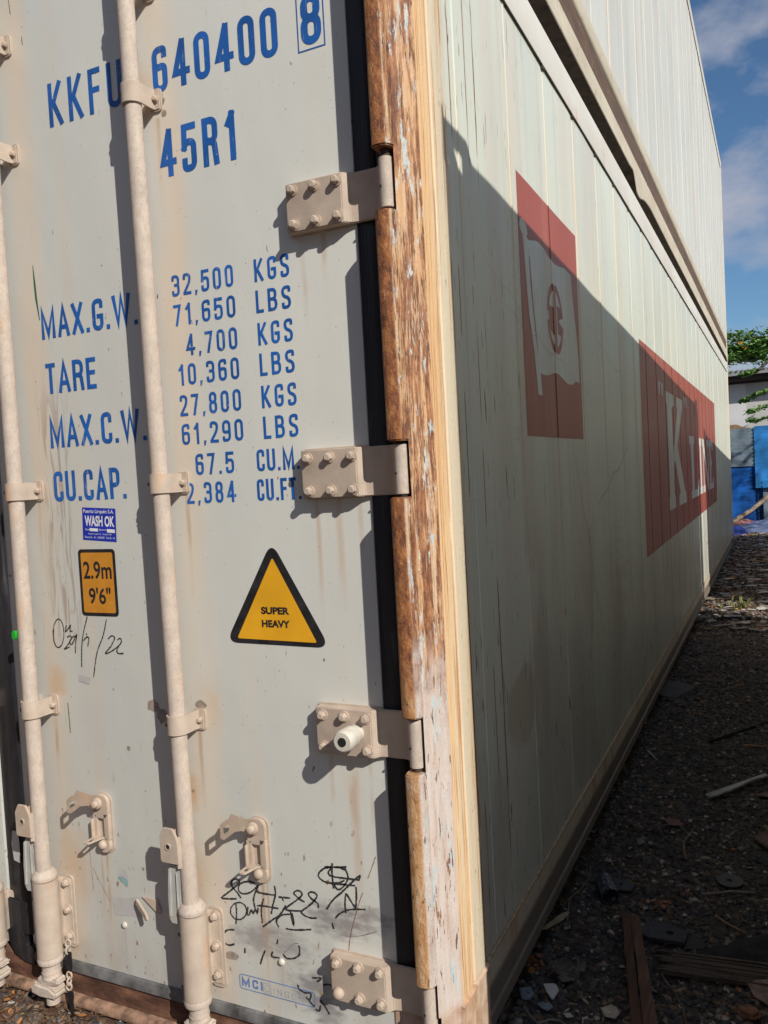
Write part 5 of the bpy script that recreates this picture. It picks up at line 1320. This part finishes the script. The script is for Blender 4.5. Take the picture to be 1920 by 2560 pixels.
stick('wood_splinter', [(.462, 2.722), (.556, 2.722)], .0055, flat('orange_splinter', (.40, .23, .13), .8, var=.3), 'short pale orange splinter below the end of the long black rod', 'splinter')
stick('wood_splinter', [(.387, 1.170), (.43, 1.195), (.47, 1.228), (.545, 1.243)], .0038, flat('pale_splinter', (.27, .22, .18), .8, var=.3), 'thin pale strip with a pointed tail, lying just below the grey disc', 'splinter')
irregular('wood_chip', [(-.045, .795), (-.030, .800), (.008, .862), (.018, .906), (.004, .902), (-.014, .872)], .004, flat('pale_wood_chip', (.40, .33, .22), .8, var=.2), 'long pale wood chip touching the foot of the container', 'wood chip', .012, tilt=.1)
stick('cable', [(.02, .86), (-.005, 1.0), (.018, 1.08), (.026, 1.17), (.015, 1.24)], .0026, tw, 'thin tan root running from the wood chip towards the pipe stub', 'root')
stick('cable', [(-.04, .45), (-.048, .40), (-.044, .37), (-.03, .335), (.0, .33)], .0035, flat('grey_cable', (.17, .15, .14), .6), 'grey cable loop at the very foot of the corner post', 'cable')
stick('cable', [(.01, .41), (.03, .385), (.06, .36), (.085, .385), (.11, .39), (.14, .37)], .0032, flat('grey_cable_2', (.19, .17, .15), .6), 'grey cable curling along the bottom edge of the view below the white shard', 'cable')
irregular('white_shard', [(.036, .512), (.062, .524), (.070, .520), (.081, .502), (.076, .464), (.070, .462), (.050, .486)], .003, flat('white_shard_glaze', (.56, .57, .56), .45, var=.06), 'white angular plastic shard with a bluish edge, brightest piece beside the corner post', 'plastic shard', .016, tilt=.05)
irregular('foil_scrap', [(.040, .430), (.058, .455), (.068, .450), (.084, .425), (.074, .402), (.056, .412)], .003, flat('grey_foil', (.26, .30, .36), .4, var=.3, scale=90), 'crumpled blue-grey foil scrap just below the white shard', 'foil scrap', .014, tilt=-.15)
irregular('foil_scrap', [(-.022, .475), (.006, .492), (.022, .470), (.018, .446), (-.004, .440)], .003, flat('grey_foil_2', (.20, .23, .28), .45, var=.4, scale=90), 'dull blue-grey foil scrap close to the corner post, left of the white shard', 'foil scrap', .012, tilt=.12)
irregular('paper_scrap', [(.196, .470), (.222, .492), (.246, .474), (.238, .448), (.212, .446)], .002, flat('dirty_paper', (.42, .38, .31), .8, var=.3, scale=150), 'torn dirty paper scrap left of the foot of the rotten plank', 'paper scrap', .014, tilt=.15)
irregular('paper_scrap', [(.112, .415), (.128, .424), (.140, .415), (.124, .405)], .002, flat('dirty_paper_2', (.50, .47, .42), .8, var=.2), 'small pale torn paper scrap right of the crumpled foil', 'paper scrap', .014, tilt=.2)
rs = flat('rust_flake', (.20, .10, .07), .8, var=.4, bump=.5)
irregular('rusty_sheet', [(.535, .705), (.60, .745), (.70, .70), (.70, .60), (.60, .628), (.555, .655)], .004, flat('rusty_sheet_metal', (.27, .18, .145), .75, var=.4, scale=30, bump=.5), 'brown-grey rusty metal sheet piece in the bottom right corner', 'metal sheet', .018, tilt=.08)
dk = [(.545 + .030 * math.cos(2 * math.pi * i / 16), .592 + .026 * math.sin(2 * math.pi * i / 16)) for i in range(16)]
irregular('brown_stone', dk, .020, flat('orange_brown_stone', (.22, .105, .06), .85, var=.4, scale=60, bump=.6), 'rounded orange-brown stone below the rusty sheet', 'stone', .004, bev=.008)
irregular('brick_piece', [(.525, 1.66), (.56, 1.72), (.66, 1.73), (.66, 1.54), (.60, 1.55), (.56, 1.60)], .012, flat('pinkish_brick', (.15, .095, .08), .85, var=.35, scale=30, bump=.5), 'flat pinkish-brown slab piece at the right edge of the gravel', 'slab', .006, bev=.003)
irregular('fallen_leaf', [(.205, 1.70), (.228, 1.722), (.262, 1.715), (.290, 1.685), (.262, 1.672), (.230, 1.668)], .0012, flat('red_brown_leaf', (.17, .075, .055), .7, var=.3), 'red-brown fallen leaf lying alone on the dark gravel, with a stalk', 'leaf', .014, tilt=.12)
irregular('fallen_leaf', [(.525, 2.08), (.56, 2.12), (.62, 2.13), (.64, 2.07), (.58, 2.05)], .0012, flat('dull_brown_leaf', (.18, .10, .07), .7, var=.3), 'dull brown leaf at the right edge, below the white strip', 'leaf', .016, tilt=-.1)
stick('root', [(.266, 1.675), (.30, 1.62), (.31, 1.60), (.318, 1.66), (.325, 1.70)], .0028, tw, 'thin tan forked root beside the red-brown leaf', 'root')
stick('root', [(.312, 1.61), (.298, 1.54), (.305, 1.46), (.318, 1.40)], .0042, tw, 'thicker tan root running towards the viewer from the red-brown leaf', 'root')
irregular('tile_piece', [(.130, 1.505), (.152, 1.52), (.168, 1.49), (.145, 1.462)], .003, flat('grey_chip', (.16, .15, .14), .7), 'pair of grey chips near the container, left one', 'chip', .012, tilt=.1)
irregular('tile_piece', [(.172, 1.505), (.188, 1.512), (.198, 1.47), (.182, 1.468)], .003, flat('grey_chip_2', (.19, .18, .16), .7), 'pair of grey chips near the container, right one', 'chip', .012, tilt=-.1)
def clump(name, c, n, r, mat, label, cat, seed):
    r_ = random.Random(seed); vs, fs = [], []
    for _ in range(n):
        M = Matrix.Translation((c[0] + r_.gauss(0, r), c[1] + r_.gauss(0, r), gz(*c) + .010 + abs(r_.gauss(0, r * .35)))) @ Matrix.Rotation(r_.uniform(0, 6), 4, 'Z') @ Matrix.Rotation(r_.uniform(-1, 1), 4, 'X')
        l = r * r_.uniform(.35, .8); P = [(-l, 0, 0), (-l * .2, -l * .6, l * .2), (l * .7, -l * .4, 0), (l, l * .2, l * .2), (0, l * .6, 0)]
        k = len(vs); vs += [tuple(M @ Vector(p)) for p in P]; fs.append(tuple(range(k, k + 5)))
    me = bpy.data.meshes.new(name); me.from_pydata(vs, [], fs); me.materials.append(mat); me.update()
    return tag(link(bpy.data.objects.new(name, me)), label, cat)
clump('dry_leaf_clump', (.275, 1.06), 22, .016, flat('curled_orange_leaf', (.28, .14, .075), .7, var=.4), 'curled orange-brown dead leaves in a small heap above the rubber pad', 'dead leaves', 1)
clump('dry_leaf_clump', (-.01, .60), 18, .022, flat('star_leaf', (.26, .11, .04), .7, var=.4), 'orange-brown star-like dead leaves close to the corner post', 'dead leaves', 2)
clump('rag', (.075, .60), 40, .030, flat('grey_fluff', (.12, .115, .10), .95, var=.3), 'matted greyish tuft of fibre above the white shard', 'fibre tuft', 3)
clump('paper_scrap', (.055, 1.30), 12, .014, flat('crumpled_paper', (.33, .29, .24), .8, var=.3), 'crumpled pale paper bits above the pipe stub', 'paper scrap', 4)
irregular('paving_slab', [(-.06, 3.62), (-.05, 3.86), (.09, 3.84), (.15, 3.74), (.06, 3.50), (-.02, 3.52)], .012, flat('grey_slab', (.075, .070, .074), .8, var=.2), 'broken grey slab half under the container side, in the shade', 'slab', .004, tilt=.03)
# grass tuft in the sunlit gap
vs, fs = [], []; r_ = random.Random(9)
for _ in range(44):
    a = r_.uniform(0, 6.3); l = r_.uniform(.03, .13); bx, by = .27 + r_.gauss(0, .06), 6.75 + r_.gauss(0, .08); w = .006
    d = Vector((math.cos(a), math.sin(a), 0)); p = Vector((-d.y, d.x, 0)) * w; o_ = Vector((bx, by, 0)); k = len(vs)
    q1 = o_ + d * l * .35 + Vector((0, 0, l * .7)); q2 = o_ + d * l * .9 + Vector((0, 0, l * .8))
    vs += [tuple(o_ - p), tuple(o_ + p), tuple(q1 + p), tuple(q1 - p), tuple(q2)]; fs += [(k, k + 1, k + 2, k + 3), (k + 3, k + 2, k + 4)]
me = bpy.data.meshes.new('grass_tuft'); me.from_pydata(vs, [], fs); me.materials.append(flat('grass_blade', (.20, .22, .05), .6, var=.4)); me.update()
tag(link(bpy.data.objects.new('grass_tuft', me)), 'small green-yellow grass tuft growing in the sunlit strip of ground', 'grass tuft')
stick('shadow_bar', [(-.05, 5.95), (.16, 6.10), (.40, 6.17)], .022, MT['shadehole'], 'black bar standing in for a cast shadow at the start of the sunlit ground', 'shadow bar', .015)  # cast shadow line on the soil, laid as a black bar

# ================================================================== far end: fence, tarpaulin, log, building, tree
FY = 17.6
fence = empty('corrugated_fence', 'fence of blue and grey corrugated iron sheets closing the far end of the alley', 'fence', (0, FY, 0))
def sheetm(x0, x1, z0, z1, y, mat, name='iron_sheet', horiz=False):
    b = bmesh.new(); n = int((x1 - x0) / .02) if not horiz else int((z1 - z0) / .02); V = []
    for i in range(n + 1):
        t = i / n; d = .010 * math.sin(i * .02 * 2 * math.pi / .08)
        V.append((b.verts.new((x0 + (x1 - x0) * t, y + d, z0)), b.verts.new((x0 + (x1 - x0) * t, y + d, z1))) if not horiz else (b.verts.new((x0, y + d, z0 + (z1 - z0) * t)), b.verts.new((x1, y + d, z0 + (z1 - z0) * t))))
    for a, c in zip(V, V[1:]): b.faces.new((a[0], c[0], c[1], a[1]))
    bmesh.ops.solidify(b, geom=b.faces[:], thickness=.003)
    me = bpy.data.meshes.new(name); b.to_mesh(me); b.free(); me.materials.append(mat)
    me.polygons.foreach_set('use_smooth', [True] * len(me.polygons)); return link(bpy.data.objects.new(name, me), fence)
FB = flat('blue_sheet_paint', (.015, .14, .50), .45, var=.4, scale=4); FB2 = flat('bright_blue_sheet_paint', (.05, .30, .72), .45, var=.3, scale=4); FG = flat('grey_zinc_sheet', (.24, .31, .37), .55, var=.35, scale=4)
sheetm(-2.9, -.62, 0, 2.02, 0, FG); sheetm(-.60, .215, 1.22, 2.03, -.03, FG, horiz=True); sheetm(-.60, .26, 0, 1.42, 0, FB, horiz=True)
sheetm(.22, .62, .75, 2.06, -.05, FB2, horiz=True); sheetm(.20, .66, 0, .9, .02, FG, horiz=True); sheetm(.27, .36, 0, .9, -.04, FB); sheetm(.66, 1.5, 0, 2.0, 0, FB2); sheetm(1.5, 3.4, 0, 2.0, .02, FB)
for x in (-2.9, -1.7, -.61, .21, .65, 1.5, 2.6): MB().box((x - .03, .03, 0), (x + .03, .10, 2.0)).done('fence_post', MT['sill'], fence)
MB().prism([(-.62, 1.98), (-.58, 2.12), (-.12, 2.13), (.02, 2.06), (.16, 2.04), (.16, 1.97)], (0, .14, 0), X, Z, Y, 0, .30, .01).done('coping', flat('brown_coping', (.30, .19, .10), .8, var=.3), fence)
# log leaning in front of the fence
lg = MB()
P = [Vector((-.34, 15.9, .02)), Vector((-.10, 16.2, .20)), Vector((.14, 16.4, .34)), Vector((.40, 16.7, .55)), Vector((.9, 17.2, .92))]
for a, c, r0, r1 in zip(P, P[1:], (.038, .045, .040, .046), (.045, .040, .046, .05)): lg.cyl(a - P[0], c - P[0], r0, r1, seg=12)
o = lg.done('fallen_branch', m_wood('branch_bark', (.10, .07, .045), (.40, .31, .21), (20, 20, 20)), None, True, 'thick bare branch leaning up against the blue fence', 'branch'); o.location = P[0]
# tarpaulin heap
def cloth(name, x0, x1, y0, y1, h, mat, label, seed):
    b = bmesh.new(); rows = []
    for i in range(36):
        row = []
        for j in range(26):
            u, v = i / 35, j / 25; x = x0 + (x1 - x0) * u; y = y0 + (y1 - y0) * v + .10 * math.sin(u * 5 + seed)
            e = max(0, math.sin(math.pi * u)) ** .6 * max(0, math.sin(math.pi * v)) ** .6
            z = .01 + h * e * (1 + .5 * mnoise.noise(Vector((x * 4 + seed, y * 3, 0)))) + .03 * e * mnoise.noise(Vector((x * 14, y * 10, seed)))
            row.append(b.verts.new((x, y, max(.006, z))))
        rows.append(row)
    for i in range(35):
        for j in range(25): b.faces.new((rows[i][j], rows[i + 1][j], rows[i + 1][j + 1], rows[i][j + 1]))
    me = bpy.data.meshes.new(name); b.to_mesh(me); b.free(); me.materials.append(mat)
    me.polygons.foreach_set('use_smooth', [True] * len(me.polygons)); return tag(link(bpy.data.objects.new(name, me)), label, 'tarpaulin')
cloth('tarpaulin', -.12, 1.3, 14.9, 16.3, .20, flat('faded_blue_tarp', (.17, .21, .36), .5, var=.2, scale=6), 'pale blue crumpled tarpaulin on the ground at the end of the alley', 1)
cloth('tarpaulin', -.24, .12, 14.7, 15.6, .10, flat('deep_blue_tarp', (.02, .05, .30), .5, var=.3, scale=6), 'deep blue folded tarpaulin corner beside the pale blue one', 2)
cloth('tarpaulin', -.45, .42, 15.9, 16.8, .16, flat('faded_red_tarp', (.42, .18, .15), .6, var=.2, scale=6), 'faded red sheet lying behind the pale blue tarpaulin', 3)
# building
BY = 26.0
bl = empty('building', 'plain white rendered building with a thin dark-edged metal roof, behind the fence', 'building', (0, BY, 0))
wm = Mat('white_render', .85); wm.color(wm.mix(wm.step(wm.xyz(0), -.17, -.14), wm.ramp(wm.noise(1.5, 5), [(.3, (.62, .62, .62)), (.7, (.72, .72, .71))]), wm.ramp(wm.noise(1.5, 5), [(.3, (.50, .49, .46)), (.7, (.58, .57, .54))])))
MB().box((-7, 0, 0), (9, 6, 3.66)).done('wall', wm.m, bl, smooth=False)
rf = MB(); rf.prism([(-8, 3.74), (-8, 3.86), (10, 4.16), (10, 4.04)], (0, 0, 0), X, Z, Y, -.62, -.58)
rf.prism([(-8, 3.86), (10, 4.16), (10, 4.19), (-8, 3.89)], (0, 0, 0), X, Z, Y, -.62, 6.5)
for i in range(120): rf.cyl((-8 + i * .15, -.66, 3.885 + i * .0025), (-8 + i * .15, .2, 3.905 + i * .0025), .030, seg=8)
rf.done('roof', flat('grey_metal_roof', (.33, .33, .33), .5, var=.2), bl, smooth=False)
MB().prism([(-8, 3.60), (-8, 3.74), (10, 4.04), (10, 3.90)], (0, 0, 0), X, Z, Y, -.5, -.002).done('eaves', MT['dark'], bl, smooth=False)
# tree: trunk to the right, limbs reaching left over the fence
tree = empty('tree', 'green leafy tree leaning in from the right above the fence, with a few orange flowers', 'tree', (3.6, 21.0, 0))
bark = m_wood('tree_bark', (.05, .04, .03), (.16, .13, .10), (12, 12, 3)); T0 = Vector((3.6, 21.0, 0)); tm = MB()
def limb(pts, r0, r1):
    n = len(pts) - 1
    for i in range(n):
        a, c = Vector(pts[i]) - T0, Vector(pts[i + 1]) - T0
        tm.cyl(a, c, r0 + (r1 - r0) * i / n, r0 + (r1 - r0) * (i + 1) / n, seg=10)
limb([(3.6, 21, 0), (3.5, 21, 1.2), (3.2, 20.9, 2.3), (2.6, 20.8, 3.2), (1.8, 20.5, 3.9)], .20, .09)
LB = [[(2.6, 20.8, 3.2), (1.6, 20.4, 3.6), (.6, 20.1, 3.72), (-.2, 20, 3.75), (-.7, 20, 3.7)], [(1.8, 20.5, 3.9), (1.0, 20.2, 4.15), (.3, 20, 4.25), (-.25, 20, 4.2)],
      [(2.6, 20.8, 3.2), (1.5, 20.3, 3.0), (.7, 20, 2.98), (.3, 20, 2.9), (-.02, 20, 2.78)], [(2.0, 20.6, 2.9), (1.2, 20.2, 2.6), (.6, 20, 2.66), (.12, 20, 2.5)],
      [(3.2, 20.9, 2.3), (1.8, 20.3, 2.3), (.8, 20, 2.36), (.16, 20, 2.28)], [(1.8, 20.5, 3.9), (2.4, 20.6, 4.6), (2.7, 20.4, 5.0)], [(2.6, 20.8, 3.2), (3.2, 21.2, 4.6), (3.6, 21.4, 5.6)], [(3.5, 21, 1.2), (4.6, 21.3, 3.0), (5.2, 21.4, 4.4)],
      [(.6, 20.1, 3.72), (.3, 19.9, 3.45), (.0, 19.9, 3.38)]]
for l in LB: limb(l, .045, .012)
tm.done('trunk', bark, tree)
lf = Mat('leaf_green', .5); lf.color(lf.ramp(lf.noise(7, 3), [(.3, (.07, .15, .03)), (.55, (.14, .28, .055)), (.75, (.25, .40, .10))]))
lf.b.inputs['Transmission Weight'].default_value = 0.0
r_ = random.Random(4); vs, fs = [], []
def leaf(c, s):
    M = Matrix.Translation(c) @ Matrix.Rotation(r_.uniform(0, 6.3), 4, 'Z') @ Matrix.Rotation(r_.uniform(-.9, .9), 4, 'X') @ Matrix.Rotation(r_.uniform(-.7, .7), 4, 'Y'); k = len(vs)
    for p in ((-s, 0, 0), (-s * .3, -s * .38, s * .06), (s * .5, -s * .34, s * .04), (s, 0, -s * .1), (s * .5, s * .34, s * .04), (-s * .3, s * .38, s * .06)): vs.append(tuple(M @ Vector(p) - T0))
    fs.extend([(k, k + 1, k + 2, k + 3), (k, k + 3, k + 4, k + 5)])
def spray(c, n, r, s=.055):
    for _ in range(n): leaf(Vector(c) + Vector((r_.gauss(0, r), r_.gauss(0, r * 1.1), r_.gauss(0, r * .42))), s * r_.uniform(.6, 1.2))
for l in LB[:2] + LB[5:8]:
    for a, c in zip(l[1:], l[2:] + l[-1:]):
        for t in (0, .33, .66):
            p = Vector(a).lerp(Vector(c), t); spray(p + Vector((r_.uniform(-.1, .1), r_.uniform(-.3, .3), r_.uniform(-.05, .12))), 95, .17)
for l in (LB[2], LB[3], LB[4], LB[8]):
    for a, c in zip(l[1:], l[2:] + l[-1:]):
        for t in (0, .3, .6, .9):
            p = Vector(a).lerp(Vector(c), t); spray(p, 26, .055, .06)
for c in ((-.32, 4.02), (-.12, 4.0), (.1, 3.98), (.3, 4.12), (.5, 4.1), (-.38, 3.85), (.25, 3.86), (.45, 3.9), (.0, 3.78)): spray((c[0], 20.0, c[1]), 150, .12, .075)
for _ in range(60): spray((r_.uniform(1.9, 6), r_.uniform(19.5, 23), r_.uniform(3.4, 6)), 70, .35, .08)
# tips that stand clear against the sky
for c in ((-.18, 4.36), (-.05, 4.40), (.12, 4.36), (.22, 4.38)): spray((c[0], 20, c[1]), 22, .045, .05)
me = bpy.data.meshes.new('crown'); me.from_pydata(vs, [], fs); me.materials.append(lf.m); me.update(); link(bpy.data.objects.new('crown', me), tree)
fl = MB()
for x, z in ((-.06, 4.10), (.03, 3.98)):
    for k in range(3): fl.box((x + .018 * math.cos(k * 1.3) - .025 - T0.x, 19.75 - T0.y, z + .03 * math.sin(k * 1.3) - .018), (x + .018 * math.cos(k * 1.3) + .02 - T0.x, 19.78 - T0.y, z + .03 * math.sin(k * 1.3) + .02))
fl.done('flowers', flat('orange_petal', (.85, .36, .02), .6), tree)
# shade tree behind the second alley container: it dapples the fence
tree2 = empty('tree', 'tall leafy tree out of the alley to the right, dappling the blue fence with shade', 'tree', (9.5, 13.5, 0)); T0 = Vector((9.5, 13.5, 0))
tm = MB(); limb([(9.5, 13.5, 0), (9.4, 13.5, 2.5), (9.0, 13.4, 4.5), (8.6, 13.3, 6.4)], .25, .08); tm.done('trunk', bark, tree2)
vs, fs = [], []
for _ in range(34): spray((r_.uniform(4.0, 9.5), r_.uniform(10.8, 14.6), r_.uniform(3.6, 7.2)), 60, .26, .09)
me = bpy.data.meshes.new('crown'); me.from_pydata(vs, [], fs); me.materials.append(lf.m); me.update(); link(bpy.data.objects.new('crown', me), tree2)

# flat scraps lying beyond the alley shade: cardboard, chips and rags flattened into the soil
def scrap():
    y = rnd.uniform(5.6, 16.5); x = rnd.uniform(-.10, .75); l = rnd.uniform(.03, .10); w = l * rnd.uniform(.25, .7)
    M = Matrix.Translation((x, y, gz(x, y) + .018)) @ Matrix.Rotation(rnd.uniform(0, 6.3), 4, 'Z') @ Matrix.Rotation(rnd.uniform(-.12, .12), 4, 'X')
    P = [(l * math.cos(a) * rnd.uniform(.7, 1.1), w * math.sin(a) * rnd.uniform(.7, 1.1), rnd.uniform(0, .006)) for a in (0, .9, 1.9, 3.0, 4.0, 5.2)]
    return [M @ Vector(p) for p in P], [(0, 1, 2, 3, 4, 5)], rnd.choices((0, 1, 2, 3), (3, 3, 1.3, .8))[0]
stuff('flattened_litter', [flat('dusty_cardboard', (.24, .19, .15), .8, var=.3), flat('grey_scrap', (.30, .28, .26), .8, var=.3), flat('bleached_scrap', (.55, .52, .48), .8, var=.2), flat('rust_orange_scrap', (.34, .16, .07), .8, var=.3)], 620, scrap)
